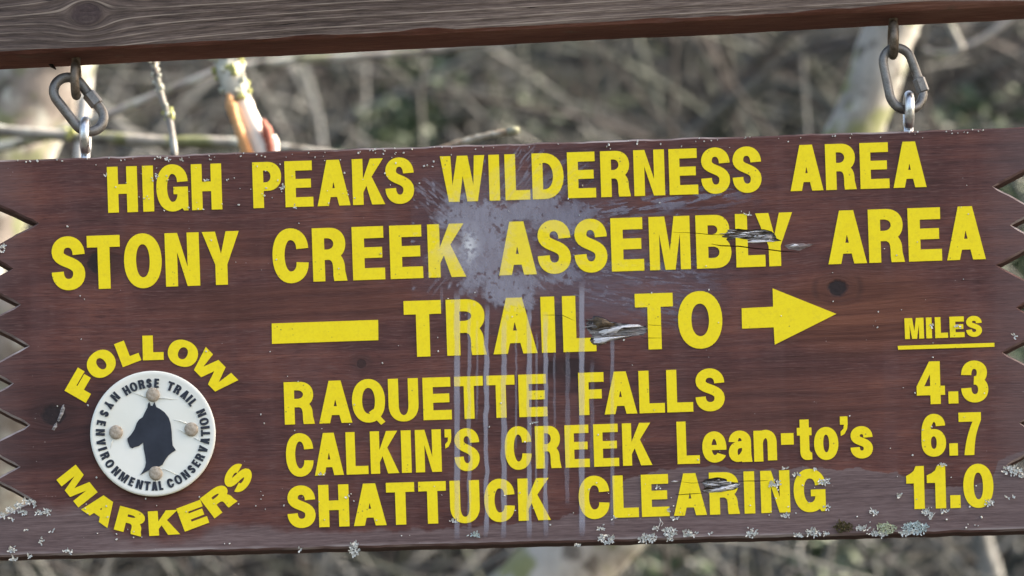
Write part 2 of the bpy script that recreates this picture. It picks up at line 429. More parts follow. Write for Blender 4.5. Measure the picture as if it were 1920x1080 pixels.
def prism(contours, y0, y1, bm=None):
    """flat plate from contours (first outer, the rest holes) in the sign's x-z plane"""
    polys = [[Vector((x, z, 0)) for x, z in c] for c in contours]
    tris = tessellate_polygon(polys)
    flat = [p for c in polys for p in c]; n = len(flat)
    v = [(p.x, y0, p.y) for p in flat] + [(p.x, y1, p.y) for p in flat]
    f = []
    for t in tris:
        a, b, c = (flat[i] for i in t)
        if (b - a).cross(c - a).z < 0: t = t[::-1]
        f.append(tuple(t)); f.append(tuple(i + n for i in t[::-1]))
    k = 0
    for ci, c in enumerate(polys):
        m = len(c); ar = sum(c[i].x * c[(i + 1) % m].y - c[(i + 1) % m].x * c[i].y for i in range(m))
        flip = (ar > 0) != (ci == 0)
        for i in range(m):
            a, b = k + i, k + (i + 1) % m
            q = (a, a + n, b + n, b)
            f.append(q[::-1] if flip else q)
        k += m
    return v, f
def inset(pts, d):
    n = len(pts); out = []
    ar = sum(pts[i][0] * pts[(i + 1) % n][1] - pts[(i + 1) % n][0] * pts[i][1] for i in range(n)); s = 1 if ar > 0 else -1
    for i in range(n):
        a, b, c = Vector(pts[i - 1]), Vector(pts[i]), Vector(pts[(i + 1) % n])
        t = ((b - a).normalized() + (c - b).normalized())
        t = t.normalized() if t.length > 1e-6 else (c - b).normalized()
        out.append((b.x - t.y * s * d, b.y + t.x * s * d))
    return out

# --- damage: cracks and torn-out pockets, cut out of the board and of the letters
def crack(pts, w):
    p = [Vector(sl(*q)) for q in pts]; L = []; R = []
    for i, q in enumerate(p):
        t = (p[min(i + 1, len(p) - 1)] - p[max(i - 1, 0)]).normalized(); nn = Vector((-t.y, t.x))
        k = (w * S / 2) * (.35 if i in (0, len(p) - 1) else 1)
        L.append(tuple(q + nn * k)); R.append(tuple(q - nn * k))
    return L + R[::-1]
CRACKS = [
    ([(1262, 436), (1300, 437), (1330, 440), (1362, 441)], 1.2),
    ([(1334, 458), (1352, 461), (1385, 462), (1408, 465), (1440, 468), (1462, 471), (1500, 473)], 2.2),
    ([(1018, 591), (1040, 591), (1056, 592), (1078, 602)], 1.2),
    ([(1212, 609), (1226, 610), (1243, 611)], 1.2),
    ([(1200, 633), (1215, 634), (1243, 634)], 1.3),
    ([(1276, 903), (1296, 906), (1318, 905)], 1.0),
    ([(1266, 927), (1272, 928), (1286, 927), (1300, 926), (1318, 925)], 1.5),
    ([(1384, 903), (1400, 902), (1424, 902), (1440, 901)], 1.4),
]
POCKETS = [
    [(1357, 439), (1366, 432), (1384, 429), (1405, 431), (1428, 431), (1447, 434), (1453, 440), (1456, 447), (1466, 452), (1450, 453), (1428, 451), (1404, 450), (1395, 449), (1380, 446), (1366, 452), (1361, 445)],
    [(1098, 604), (1108, 598), (1114, 592), (1130, 595), (1146, 603), (1165, 607), (1190, 609), (1212, 611), (1214, 622), (1206, 630), (1180, 632), (1158, 637), (1138, 642), (1124, 648), (1112, 646), (1106, 638), (1110, 629), (1100, 618)],
    [(1315, 904), (1326, 897), (1345, 895), (1362, 899), (1364, 904), (1384, 905), (1386, 912), (1376, 918), (1352, 923), (1330, 924), (1316, 922), (1322, 914)],
]
cut = MB()
for pts, w in CRACKS: cut.add(*prism([crack(pts, w)], -.01, .0016))
for i, p in enumerate(POCKETS): cut.add(*prism([jag([sl(*q) for q in p], .0012, .0006, 5 + i)], -.01, .0034))
cutter = cut.build('cutter', None)
def carve(o):
    md = o.modifiers.new('cut', 'BOOLEAN'); md.object = cutter; md.operation = 'DIFFERENCE'; md.solver = 'EXACT'; md.use_self = True
    bpy.context.view_layer.update()
    me = bpy.data.meshes.new_from_object(o.evaluated_get(bpy.context.evaluated_depsgraph_get()))
    o.modifiers.clear(); old = o.data; o.data = me; bpy.data.meshes.remove(old)

def make_board():
    bv = .0016
    ins = inset(outline, bv)
    n = len(outline)
    polys = [[Vector((x, z, 0)) for x, z in ins]]
    tris = tessellate_polygon(polys)
    v = [(x, 0, z) for x, z in ins] + [(x, bv, z) for x, z in outline] + [(x, TH, z) for x, z in outline]
    f = []; mi = []
    for t in tris:
        a, b, c = (polys[0][i] for i in t)
        if (b - a).cross(c - a).z < 0: t = t[::-1]
        f.append(tuple(t)); mi.append(0)
        f.append(tuple(i + 2 * n for i in t[::-1])); mi.append(1)
    ar = sum(ins[i][0] * ins[(i + 1) % n][1] - ins[(i + 1) % n][0] * ins[i][1] for i in range(n))
    for i in range(n):
        j = (i + 1) % n
        for (p, q, m) in ((0, n, 2), (n, 2 * n, 1)):
            quad = (i + p, i + q, j + q, j + p)
            f.append(quad if ar > 0 else quad[::-1]); mi.append(m)
    o = obj('board', v, f, [M['board'], M['edge'], M['wear']], sign)
    o.data.polygons.foreach_set('material_index', mi)
    return o
board = make_board()
bpy.context.view_layer.update()
cutter.parent = sign
carve(board)

# ------------------------------------------------------------------ glyphs: outlines drawn from stem and bar widths
def bez(p0, p1, p2, p3, n=9):
    return [tuple((1 - t) ** 3 * a + 3 * (1 - t) ** 2 * t * b + 3 * (1 - t) * t * t * c + t ** 3 * d for a, b, c, d in zip(p0, p1, p2, p3)) for t in [i / n for i in range(n)]]
K = .56
def qarc(p, c0, q):   # quarter curve from p to q, corner at c0
    k = .60
    return bez(p, (p[0] + (c0[0] - p[0]) * k, p[1] + (c0[1] - p[1]) * k), (q[0] + (c0[0] - q[0]) * k, q[1] + (c0[1] - q[1]) * k), q)
def ring(x0, y0, x1, y1):
    cx, cy = (x0 + x1) / 2, (y0 + y1) / 2
    return qarc((cx, y0), (x1, y0), (x1, cy)) + qarc((x1, cy), (x1, y1), (cx, y1)) + qarc((cx, y1), (x0, y1), (x0, cy)) + qarc((x0, cy), (x0, y0), (cx, y0))
def stroke(sp, sx, sy):
    L = []; R = []; m = len(sp)
    for i, p in enumerate(sp):
        a, b = sp[max(i - 1, 0)], sp[min(i + 1, m - 1)]
        dx, dy = b[0] - a[0], b[1] - a[1]; l = math.hypot(dx, dy) or 1
        nx, ny = -dy / l, dx / l
        L.append((p[0] + nx * sx / 2, p[1] + ny * sy / 2)); R.append((p[0] - nx * sx / 2, p[1] - ny * sy / 2))
    return L + R[::-1]
def spine(w, h, sx, sy, segs):
    """segs: list of point lists in the unit box of the centreline"""
    X = lambda u: sx / 2 + u * (w - sx); Yv = lambda u: sy / 2 + u * (h - sy)
    out = []
    for s in segs:
        s = [(X(a), Yv(b)) for a, b in s]
        out += bez(*s, n=10) if len(s) == 4 else qarc(*s)
        last = s[-1]
    return out + [last]
def glyph(ch, w, h, sx, sy):
    r = lambda x0, y0, x1, y1: [(x0, y0), (x1, y0), (x1, y1), (x0, y1)]
    P = lambda *c: [list(c)]
    if ch == 'I': return [P(r(0, 0, w, h))[0]]
    if ch == 'L': return [[[(0, 0), (w, 0), (w, sy), (sx, sy), (sx, h), (0, h)]]]
    if ch == 'E':
        m0, m1 = h * .51 - sy * .46, h * .51 + sy * .46
        return [[[(0, 0), (w, 0), (w, sy), (sx, sy), (sx, m0), (w * .93, m0), (w * .93, m1), (sx, m1), (sx, h - sy), (w * .98, h - sy), (w * .98, h), (0, h)]]]
    if ch == 'F':
        m0, m1 = h * .49 - sy * .48, h * .49 + sy * .48
        return [[[(0, 0), (sx, 0), (sx, m0), (w * .91, m0), (w * .91, m1), (sx, m1), (sx, h - sy), (w, h - sy), (w, h), (0, h)]]]
    if ch == 'H':
        m0, m1 = h * .51 - sy * .5, h * .51 + sy * .5
        return [[[(0, 0), (sx, 0), (sx, m0), (w - sx, m0), (w - sx, 0), (w, 0), (w, h), (w - sx, h), (w - sx, m1), (sx, m1), (sx, h), (0, h)]]]
    if ch == 'T':
        a, b = (w - sx) / 2, (w + sx) / 2
        return [[[(a, 0), (b, 0), (b, h - sy), (w, h - sy), (w, h), (0, h), (0, h - sy), (a, h - sy)]]]
    if ch == 'N':
        return [[[(0, 0), (sx, 0), (sx, .64 * h), (w - sx * 1.05, 0), (w, 0), (w, h), (w - sx, h), (w - sx, .36 * h), (sx * 1.05, h), (0, h)]]]
    if ch == 'M':
        s = sx * .84; k = sx * 1.32
        return [[[(0, 0), (s, 0), (s, .68 * h), (w / 2 - s * .5, 0), (w / 2 + s * .5, 0), (w - s, .68 * h), (w - s, 0), (w, 0), (w, h), (w - k, h), (w / 2, .36 * h), (k, h), (0, h)]]]
    if ch == 'W':
        s = sx * .98
        return [[[(.175 * w, 0), (.175 * w + s, 0), (w / 2, .56 * h), (.825 * w - s, 0), (.825 * w, 0), (w, h), (w - s, h), (.735 * w, .36 * h), (w / 2 + s * .5, h), (w / 2 - s * .5, h), (.265 * w, .36 * h), (s, h), (0, h)]]]
    if ch == 'V':
        return [[[(w / 2 - sx * .55, 0), (w / 2 + sx * .55, 0), (w, h), (w - sx * 1.05, h), (w / 2, .30 * h), (sx * 1.05, h), (0, h)]]]
    if ch == 'Y':
        a, b = w / 2 - sx / 2, w / 2 + sx / 2
        return [[[(a, 0), (b, 0), (b, .38 * h), (w, h), (w - sx * 1.1, h), (w / 2, .58 * h), (sx * 1.1, h), (0, h), (a, .38 * h)]]]
    if ch == 'K':
        return [[[(0, 0), (sx, 0), (sx, .27 * h), (sx + .10 * w, .41 * h), (w - 1.22 * sx, 0), (w, 0), (.60 * w, .61 * h), (.97 * w, h), (.97 * w - 1.22 * sx, h), (sx, .56 * h), (sx, h), (0, h)]]]
    if ch == 'A':
        tw = sx * 1.18; k = sx * 1.06; q = (w / 2 - tw / 2) / h; c0 = .19 * h; c1 = c0 + sy * .92
        ya = min((w / 2 - k) / q, .86 * h)
        return [[[(0, 0), (k, 0), (k + q * c0, c0), (w - k - q * c0, c0), (w - k, 0), (w, 0), (w / 2 + tw / 2, h), (w / 2 - tw / 2, h)],
                 [(k + q * c1, c1), (w - k - q * c1, c1), (w / 2 + .3, ya), (w / 2 - .3, ya)]]]
    if ch in 'O0o':
        e = h * .015
        return [[ring(0, -e, w, h + e), ring(sx, sy * .86, w - sx, h - sy * .86)]]
    if ch == 'Q':
        return glyph('O', w, h, sx, sy) + [[[(w * .50, .23 * h), (w * .64, .30 * h), (w * .99, 0), (w * .86, -.075 * h)]]]
    if ch == 'D':
        rx = w * .62
        o = [(0, 0)] + qarc((w - rx, 0), (w, 0), (w, h / 2)) + qarc((w, h / 2), (w, h), (w - rx, h)) + [(w - rx, h), (0, h)]
        a = w - rx if w - rx > sx else sx + .5
        hh = [(sx, sy)] + qarc((a, sy), (w - sx, sy), (w - sx, h / 2)) + qarc((w - sx, h / 2), (w - sx, h - sy), (a, h - sy)) + [(a, h - sy), (sx, h - sy)]
        return [[o, hh]]
    def bowl(y0, y1, w, rx):
        my = (y0 + y1) / 2
        o = qarc((w - rx, y0), (w, y0), (w, my)) + qarc((w, my), (w, y1), (w - rx, y1)) + [(w - rx, y1)]
        ri = max(rx - sx * .75, 1); a = max(w - sx - ri, sx + .3)
        s = sy * .88
        hh = [(sx, y0 + s)] + qarc((a, y0 + s), (w - sx, y0 + s), (w - sx, my)) + qarc((w - sx, my), (w - sx, y1 - s), (a, y1 - s)) + [(a, y1 - s), (sx, y1 - s)]
        return o, hh
    if ch == 'P':
        y0 = .37 * h; o, hh = bowl(y0, h, w, w * .48)
        return [[[(0, 0), (sx, 0), (sx, y0)] + o + [(0, h)], hh]]
    if ch == 'R':
        y0 = .40 * h; o, hh = bowl(y0, h, w * .97, w * .46)
        leg = [(w * .42, y0 + sy * .82)] + [(w * .66, y0 + sy * .80)] + bez((w * .78, y0 + sy * .5), (w * .96, y0 - .02 * h), (w * .93, y0 - .10 * h), (w * .945, .14 * h)) + [(w, 0), (w - sx * 1.10, 0)] + \
              bez((w - sx * 1.16, .10 * h), (w - sx * 1.14, y0 - .03 * h), (w - sx * 1.2, y0 - .01 * h), (w * .42, y0 + .01 * h)) + [(w * .42, y0 + .01 * h)]
        return [[[(0, 0), (sx, 0), (sx, y0)] + o + [(0, h)], hh], [leg]]
    if ch == 'B':
        m = .52 * h; o1, h1 = bowl(0, m + sy * .36, w, w * .44); o2, h2 = bowl(m - sy * .36, h, w * .96, w * .42)
        return [[[(0, 0)] + o1 + [(0, m + sy * .36)], h1], [[(0, m - sy * .36)] + o2 + [(0, h)], h2]]
    if ch == 'U':
        ry = .38 * h; ri = ry - sy * .6
        o = [(0, h), (0, ry)] + qarc((0, ry), (0, -h * .015), (w / 2, -h * .015)) + qarc((w / 2, -h * .015), (w, -h * .015), (w, ry)) + [(w, ry), (w, h), (w - sx, h)]
        i = qarc((w - sx, ry), (w - sx, ry - ri), (w / 2, ry - ri)) + qarc((w / 2, ry - ri), (sx, ry - ri), (sx, ry)) + [(sx, ry), (sx, h)]
        return [[o + i]]
    if ch in 'Ss':
        t = .70
        sp = spine(w, h * 1.02, sx, sy, [[(1, t), (1, 1), (.5, 1)], [(.5, 1), (.02, 1), (.02, .755)], [(.02, .755), (.02, .56), (.98, .50), (.98, .25)] if False else [(.02, .755), (.02, .50), (1, .56), (1, .262)], [(1, .262), (1, 0), (.5, 0)], [(.5, 0), (0, 0), (0, .30)]])
        return [[[(x, y - .01 * h) for x, y in stroke(sp, sx, sy * .96)]]]
    if ch in 'CG':
        sp = spine(w, h * 1.03, sx, sy, [[(1, .66), (1, 1), (.5, 1)], [(.5, 1), (0, 1), (0, .5)], [(0, .5), (0, 0), (.5, 0)], [(.5, 0), (1, 0), (1, .34)]])
        c = [[[(x, y - .015 * h) for x, y in stroke(sp, sx, sy)]]]
        if ch == 'G': c += [[[(w * .54, h * .36), (w - sx * .98, h * .36), (w - sx * .7, h * .1), (w - sx * .42, 0), (w, 0), (w, h * .52), (w * .54, h * .52)]]]
        return c
    if ch == '3':
        a = spine(w, h, sx, sy, [[(.02, .70), (.02, 1), (.48, 1)], [(.48, 1), (.95, 1), (.95, .77)], [(.95, .77), (.95, .53), (.50, .53)]])
        b = spine(w, h, sx, sy, [[(.46, .535), (1, .54), (1, .265)], [(1, .265), (1, 0), (.5, 0)], [(.5, 0), (0, 0), (0, .31)]])
        return [[stroke(a, sx, sy * .92)], [stroke(b, sx, sy * .92)]]
    if ch == '6':
        a = spine(w, h, sx, sy, [[(.97, .76), (.97, 1), (.52, 1)], [(.52, 1), (0, 1), (0, .5)], [(0, .5), (0, .4), (0, .3)]])
        return [[ring(0, -.012 * h, w, .635 * h), ring(sx, sy * .82, w - sx, .635 * h - sy * .82)], [stroke(a, sx, sy * .92)]]
    if ch == '4':
        x = .84 * w
        return [[[(0, .21 * h), (x - sx, .21 * h), (x - sx, 0), (x, 0), (x, .21 * h), (w, .21 * h), (w, .21 * h + sy), (x, .21 * h + sy), (x, h), (x - sx * 1.05, h), (0, .21 * h + sy)],
                 [(x - sx, .21 * h + sy), (x - sx, .70 * h), (.27 * w, .21 * h + sy)]]]
    if ch == '7':
        return [[[(.22 * w, 0), (.22 * w + sx * 1.05, 0)] + bez((.22 * w + sx * 1.08, .12 * h), (.72 * w, .48 * h), (.86 * w, .64 * h), (w, .82 * h)) + [(w, .82 * h), (w, h), (0, h), (0, h - sy * 1.05), (.62 * w, h - sy * 1.05)] + bez((.62 * w, h - sy * 1.06), (.45 * w, .60 * h), (.26 * w, .28 * h), (.22 * w, 0))[1:]]]
    if ch == '1':
        a = w - sx
        return [[[(a, 0), (w, 0), (w, h), (a + sx * .22, h), (a + sx * .02, .89 * h), (a - sx * .3, .83 * h), (0, .775 * h), (0, .60 * h), (a, .60 * h)]]]
    if ch == '.' or ch == '-': return [[r(0, 0, w, h)]]
    if ch == "'":
        return [[[(0, h), (0, .58 * h), (.50 * w, .58 * h), (.44 * w, .38 * h), (.04 * w, .22 * h), (.06 * w, 0), (.55 * w, .10 * h), (.92 * w, .36 * h), (w, .60 * h), (w, h)]]]
    if ch == 'e':
        sp = spine(w, h, sx, sy, [[(1, .46), (1, 1), (.5, 1)], [(.5, 1), (0, 1), (0, .5)], [(0, .5), (0, 0), (.5, 0)], [(.5, 0), (.88, 0), (.97, .19)]])
        return [[stroke(sp, sx, sy * .9)], [[(sx * .6, .405 * h), (w, .405 * h), (w, .56 * h), (sx * .6, .56 * h)]]]
    if ch == 'a':
        a = spine(w * .96, h, sx, sy, [[(.03, .68), (.03, 1), (.5, 1)], [(.5, 1), (1, 1), (1, .68)], [(1, .68), (1, .3), (1, .10)]])
        b = spine(w * .96, h, sx, sy * .9, [[(1, .60), (.65, .56), (.45, .56), (.34, .545)], [(.34, .545), (0, .50), (0, .26)], [(0, .26), (0, 0), (.36, 0)], [(.36, 0), (.80, 0), (1, .34)]])
        return [[stroke(a, sx, sy * .9)], [stroke(b, sx * .95, sy * .82)], [[(w * .94 - sx, 0), (w, 0), (w * .965, .2 * h), (w * .94 - sx * .9, .2 * h)]]]
    if ch == 'n':
        a = spine(w, h, sx, sy, [[(0, .60), (.05, 1), (.55, 1)], [(.55, 1), (1, 1), (1, .62)], [(1, .62), (1, .3), (1, -.14)]])
        return [[r(0, 0, sx, h * .98)], [stroke(a, sx, sy)]]
    if ch == 't':
        a = .20 * w; b = a + sx
        return [[[(b, h), (a, h), (a, .80 * h), (0, .80 * h), (0, .61 * h), (a, .61 * h), (a, .2 * h)] + qarc((a, .2 * h), (a, 0), (.68 * w, 0)) + [(.68 * w, 0), (w, .01 * h), (w, .18 * h), (b + .08 * w, .19 * h), (b, .25 * h), (b, .61 * h), (w, .61 * h), (w, .80 * h), (b, .80 * h)]]]
    raise KeyError(ch)

LT = .0007      # vinyl standing proud of the board
def glyph_mesh(ch, w, h, sx, sy, t=LT, back=.0006, y_off=0.0):
    v = []; f = []
    for i, cont in enumerate(glyph(ch, w, h, sx, sy)):
        c = [[((x - w / 2) * S, (y - h / 2) * S) for x, y in k] for k in cont]
        a, b = prism(c, y_off - t - i * .00004, y_off + back)
        n = len(v); v += a; f += [tuple(j + n for j in q) for q in b]
    me = bpy.data.meshes.new('letter'); me.from_pydata(v, [], f); return me
def letter(ch, cx, cy, w, h, sx, sy, cw, cutit=False, name='letter', mat='yellow'):
    x, z = sl(cx, cy)
    o = mobj(name, glyph_mesh(ch, w, h, sx, sy), M[mat], sign, (x, 0, z), (0, cw + ANG, 0))
    if cutit: carve(o)
    return o
def row(letters, xa, ya, slope, h, sx, sy):
    """letters: (char, left, right[, height, dy, cut]) ; mid-line height ya at xa"""
    th = math.atan(slope)
    for L in letters:
        ch, a, b = L[:3]; cx = (a + b) / 2; hh = h; dy = 0; cutit = False
        if len(L) > 3 and L[3]: hh = L[3]
        if len(L) > 4: dy = L[4]
        if len(L) > 5: cutit = L[5]
        cy = ya + slope * (cx - xa) + (h - hh) / 2 - dy
        letter(ch, cx, cy, b - a, hh, sx, sy, th, cutit, name={'.': 'full_stop', '-': 'hyphen', "'": 'apostrophe'}.get(ch, 'digit' if ch.isdigit() else 'letter'))
def word(s, xs): return [(c, *x) for c, x in zip(s, xs)]
C = (0, 0, True)
row(word('HIGHPEAKSWILDERNESSAREA', [(201.7, 257.7), (267.5, 288), (293.3, 352.3), (359, 415.7), (474, 527.7), (534.3, 586.7), (594.3, 656), (660.7, 721), (722.3, 776), (826, 909.3), (916.7, 936.7), (946.7, 993.3), (997.7, 1056.7), (1064, 1116.7), (1126, 1181.7), (1188.3, 1246), (1254.3, 1308.3), (1314.3, 1368.3), (1373.3, 1427.3), (1481, 1542.7), (1547.7, 1605), (1612.3, 1666.7), (1674, 1736)]),
    205, 356.3, -.0317, 86, 20, 18)
row(word('STONYCREEKASSEMBLYAREA', [(96.7, 159.3), (164, 225.7), (232.7, 303.3), (310, 374), (380, 449.3), (511, 578.3), (586, 650), (660.7, 721), (731, 792.3), (802.3, 872.7), (934.3, 1005), (1007.7, 1070), (1076.7, 1138.3), (1145.7, 1206.7), (1217.3, 1294, *C), (1305, 1370.7, *C), (1379.3, 1434, *C), (1417.3, 1486.7, *C), (1551.7, 1624), (1628.3, 1695), (1702.7, 1765), (1774.3, 1846.7)]),
    194, 491.7, -.0337, 100, 22.5, 22)
row(word('TRAILTO', [(758, 828), (837, 911.3), (923.8, 1006.3), (1014.6, 1040.6, *C), (1055, 1117, *C), (1191.3, 1262.5, *C), (1271.3, 1354.3)]), 794, 616.3, -.0314, 105, 25, 25.5)
row(word('MILES', [(1696.3, 1732), (1736.3, 1747), (1753, 1777), (1780.5, 1808), (1811.3, 1840.8)]), 1714, 616, -.034, 39, 10.8, 9.5)
row(word('RAQUETTEFALLS', [(533, 589.3), (597.5, 659.5), (660, 722), (728.3, 784.5), (793, 846.3), (852.5, 906.3), (913, 965.5), (972.5, 1025.5), (1085, 1132.5), (1132.5, 1193.8), (1198, 1245.8), (1250, 1298.8), (1303.8, 1358.3)]), 545, 756.4, -.032, 79.5, 19, 18)
row(word("CALKIN'SCREEKLean-to's", [(536.3, 587.5), (589.5, 643.8), (648.8, 690), (694.5, 747.5), (752.5, 771), (778.8, 827.5), (833.8, 846.3, 36, 43), (852, 898.8), (946.3, 996.3), (1003.8, 1051.8), (1059.3, 1105), (1113, 1160), (1167, 1222), (1269.3, 1311.3), (1316.8, 1361.8, 60), (1365.8, 1410, 60), (1413.3, 1456.3, 59), (1464.3, 1488, 21.5, 30), (1494.5, 1522, 76), (1526.3, 1571.8, 60), (1575, 1589.3, 36.5, 43), (1594.5, 1636.3, 60)]),
    665, 850, -.0318, 79.5, 17.2, 15.5)
row(word('SHATTUCKCLEARING', [(538.8, 591.3), (597.5, 654.3), (662.5, 723.8), (724.5, 777.5), (785, 836.8), (843.8, 899.3), (908, 965), (971.3, 1031.8), (1085, 1142.5), (1149.3, 1197), (1202.5, 1254.5), (1262.5, 1324.5, *C), (1330, 1386.3, *C), (1395, 1415, *C), (1426.3, 1481, *C), (1488, 1547.5)]), 625, 948.4, -.0319, 79, 19.3, 18)
row(word('4.3', [(1718.3, 1771.3), (1778.3, 1796.8, 22.5), (1801.8, 1852.5)]), 1745, 718, -.03, 80, 19, 17)
row(word('6.7', [(1727.5, 1773.3), (1780, 1796, 23), (1798, 1840)]), 1750, 815.5, -.03, 80, 17.5, 16.5)
row(word('11.0', [(1699.5, 1733), (1738, 1773), (1781.8, 1801, 24), (1806, 1862.5)]), 1716, 914.5, -.028, 80.5, 19.5, 17.5)
def flat(name, px):
    cx = sum(p[0] for p in px) / len(px); cy = sum(p[1] for p in px) / len(px); x0, z0 = sl(cx, cy)
    c = [(sl(*p)[0] - x0, sl(*p)[1] - z0) for p in px]
    v, f = prism([c], -LT, .0006); obj(name, v, f, M['yellow'], sign, (x0, 0, z0))
flat('dash', [(509.5, 606.8), (709, 600), (709.5, 638), (510, 645)])
flat('underline', [(1683, 648.8), (1864.5, 643), (1864.5, 650.5), (1684, 656)])
flat('arrow', [(1390.5, 578.3), (1449.5, 575.3), (1448.6, 541), (1568, 588.8), (1452.5, 646.5), (1450.6, 614), (1391.3, 616.5)])
R_ = math.radians
for ch, cx, cy, w, cw in [('F', 153.5, 722.5, 50, -60), ('O', 190, 682.3, 55, -38), ('L', 239.5, 660.5, 37, -21), ('L', 287, 652.3, 39, -1.5), ('O', 343, 662.6, 57, 20), ('W', 400, 698, 87, 45.5)]:
    letter(ch, cx, cy, w, 46 if ch != 'O' else 48, 19.5, 14.5, R_(cw))
for ch, cx, cy, w, cw in [('M', 144.5, 911.5, 66, 51.5), ('A', 190, 954, 60, 35), ('R', 245, 977.5, 53, 15), ('K', 307.5, 980.5, 58, -3.5), ('E', 361.5, 967, 49, -20.5), ('R', 410, 937.5, 54, -37), ('S', 446.5, 896.3, 50, -57)]:
    letter(ch, cx, cy, w, 46, 18.5, 13, R_(cw))

# ------------------------------------------------------------------ horse trail marker disc
dx, dz = sl(287.5, 814.5)
DR = 117.5 * S
def make_disc():
    prof = [(0, .0042), (.55, .0043), (.80, .0042), (.93, .0046), (.975, .0050), (1.0, .0044), (1.0, .0026), (.97, .0020)]
    n = 96; v = [(0, -prof[0][1], 0)]; f = []
    for (r, y) in prof[1:]:
        for k in range(n):
            a = 2 * math.pi * k / n
            # plastic dished round each nail
            dd = 0
            for (nx, nz) in NAILS:
                d2 = (math.cos(a) * r * DR - nx) ** 2 + (math.sin(a) * r * DR - nz) ** 2
                dd += .0006 * math.exp(-d2 / (.010 ** 2))
            v.append((math.cos(a) * r * DR, -y + (dd if r < .95 else 0), math.sin(a) * r * DR))
    for k in range(n): f.append((0, 1 + k, 1 + (k + 1) % n))
    for i in range(len(prof) - 2):
        for k in range(n):
            a, b = 1 + i * n, 1 + (i + 1) * n
            f.append((a + k, b + k, b + (k + 1) % n, a + (k + 1) % n))
    f.append(tuple(1 + (len(prof) - 2) * n + k for k in range(n)))
    return obj('marker_disc', v, f, M['disc'], sign, (dx, 0, dz), (0, 0, 0), True)
def dl(cx, cy):   # zoomed disc picture coordinates -> disc plane
    x, z = sl(90 + cx / 2.635, 610 + cy / 2.635); return (x - dx, z - dz)
NAILS = [dl(520, 347), dl(338, 532), dl(710, 518), dl(534, 735)]
disc = make_disc(); disc['label'] = 'round white plastic marker disc with dark horse head'
DF = -.0047
for (nx, nz) in NAILS:
    b = MB(); n = 20; v = [(0, -.0068, 0)]; f = []
    for (r, y) in ((.6, .0067), (.92, .0061), (1, .0054), (1, .0035)):
        v += [(math.cos(2 * math.pi * k / n) * r * 13 * S, -y, math.sin(2 * math.pi * k / n) * r * 13 * S) for k in range(n)]
    for k in range(n): f.append((0, 1 + k, 1 + (k + 1) % n))
    for i in range(3):
        for k in range(n):
            a, c = 1 + i * n, 1 + (i + 1) * n; f.append((a + k, c + k, c + (k + 1) % n, a + (k + 1) % n))
    obj('nail_head', v, f, M['nail'], disc, (nx, 0, nz), smooth=True)
hp = [(494, 410), (496, 392), (503, 383), (510, 402), (519, 402), (528, 382), (537, 408), (556, 418), (578, 434), (598, 460), (608, 490), (613, 530), (615, 570), (618, 598), (634, 621), (615, 632), (596, 648), (580, 670), (566, 694), (545, 704),
      (515, 712), (495, 722), (458, 743), (470, 726), (481, 705), (486, 682), (482, 650), (475, 615), (472, 582), (462, 592), (450, 601), (430, 606), (418, 612), (406, 604), (396, 578), (394, 564), (412, 545), (430, 518), (440, 488), (452, 470), (470, 458), (480, 436)]
v, f = prism([[dl(*p) for p in hp]], DF - .00025, DF + .0006)
obj('horse_head', v, f, M['navy'], disc)
def dletter(ch, r, ang, top_out):
    """ang clockwise from straight up (top_out) or counter-clockwise from straight down"""
    a = R_(ang); w = {'I': 4.6, 'M': 15, 'O': 13, 'E': 8.5, 'L': 7.5, 'N': 11.5, 'C': 11.5, 'S': 9.5}.get(ch, 11)
    cx, cy = (287.5 + r * math.sin(a), 814.5 - r * math.cos(a)) if top_out else (287.5 + r * math.sin(a), 814.5 + r * math.cos(a))
    x, z = sl(cx, cy)
    me = glyph_mesh(ch, w * 1.06, 17, 4.6, 3.5, .00025, .0004)
    mobj('letter', me, M['navy'], disc, (x - dx, DF, z - dz), (0, (a if top_out else -a) + ANG, 0))
for ch, a in zip('HORSETRAIL', (-31.5, -22.5, -13, -4.5, 4.2, 20.5, 29.5, 39.5, 46, 52)): dletter(ch, 94.5, a, True)
for ch, a in zip('NYSENVIRONMENTALCONSERVATION', (-134.3, -123, -112.5, -101.5, -91.3, -80.5, -73, -65, -55, -44.3, -33.6, -23.8, -14.8, -6.2, 1.8, 8.6, 19.4, 28.8, 38.3, 47.3, 55.3, 63.4, 72.6, 82, 90.4, 96.6, 103.2, 113)): dletter(ch, 98.5, a, False)
for (p, q) in [((490, 362), (415, 335)), ((545, 365), (640, 372)), ((690, 490), (618, 470)), ((725, 560), (790, 600)), ((320, 570), (310, 612)), ((570, 712), (650, 748)), ((690, 545), (640, 515))]:
    a, b = dl(*p), dl(*q); t = MB()
    t.tube([(a[0], DF + .0002, a[1]), ((a[0] + b[0]) / 2, DF + .0001, (a[1] + b[1]) / 2 + .0004), (b[0], DF + .0004, b[1])], [.0004, .0003, .0001], 6)
    t.build('crease', M['disc'], disc, True)

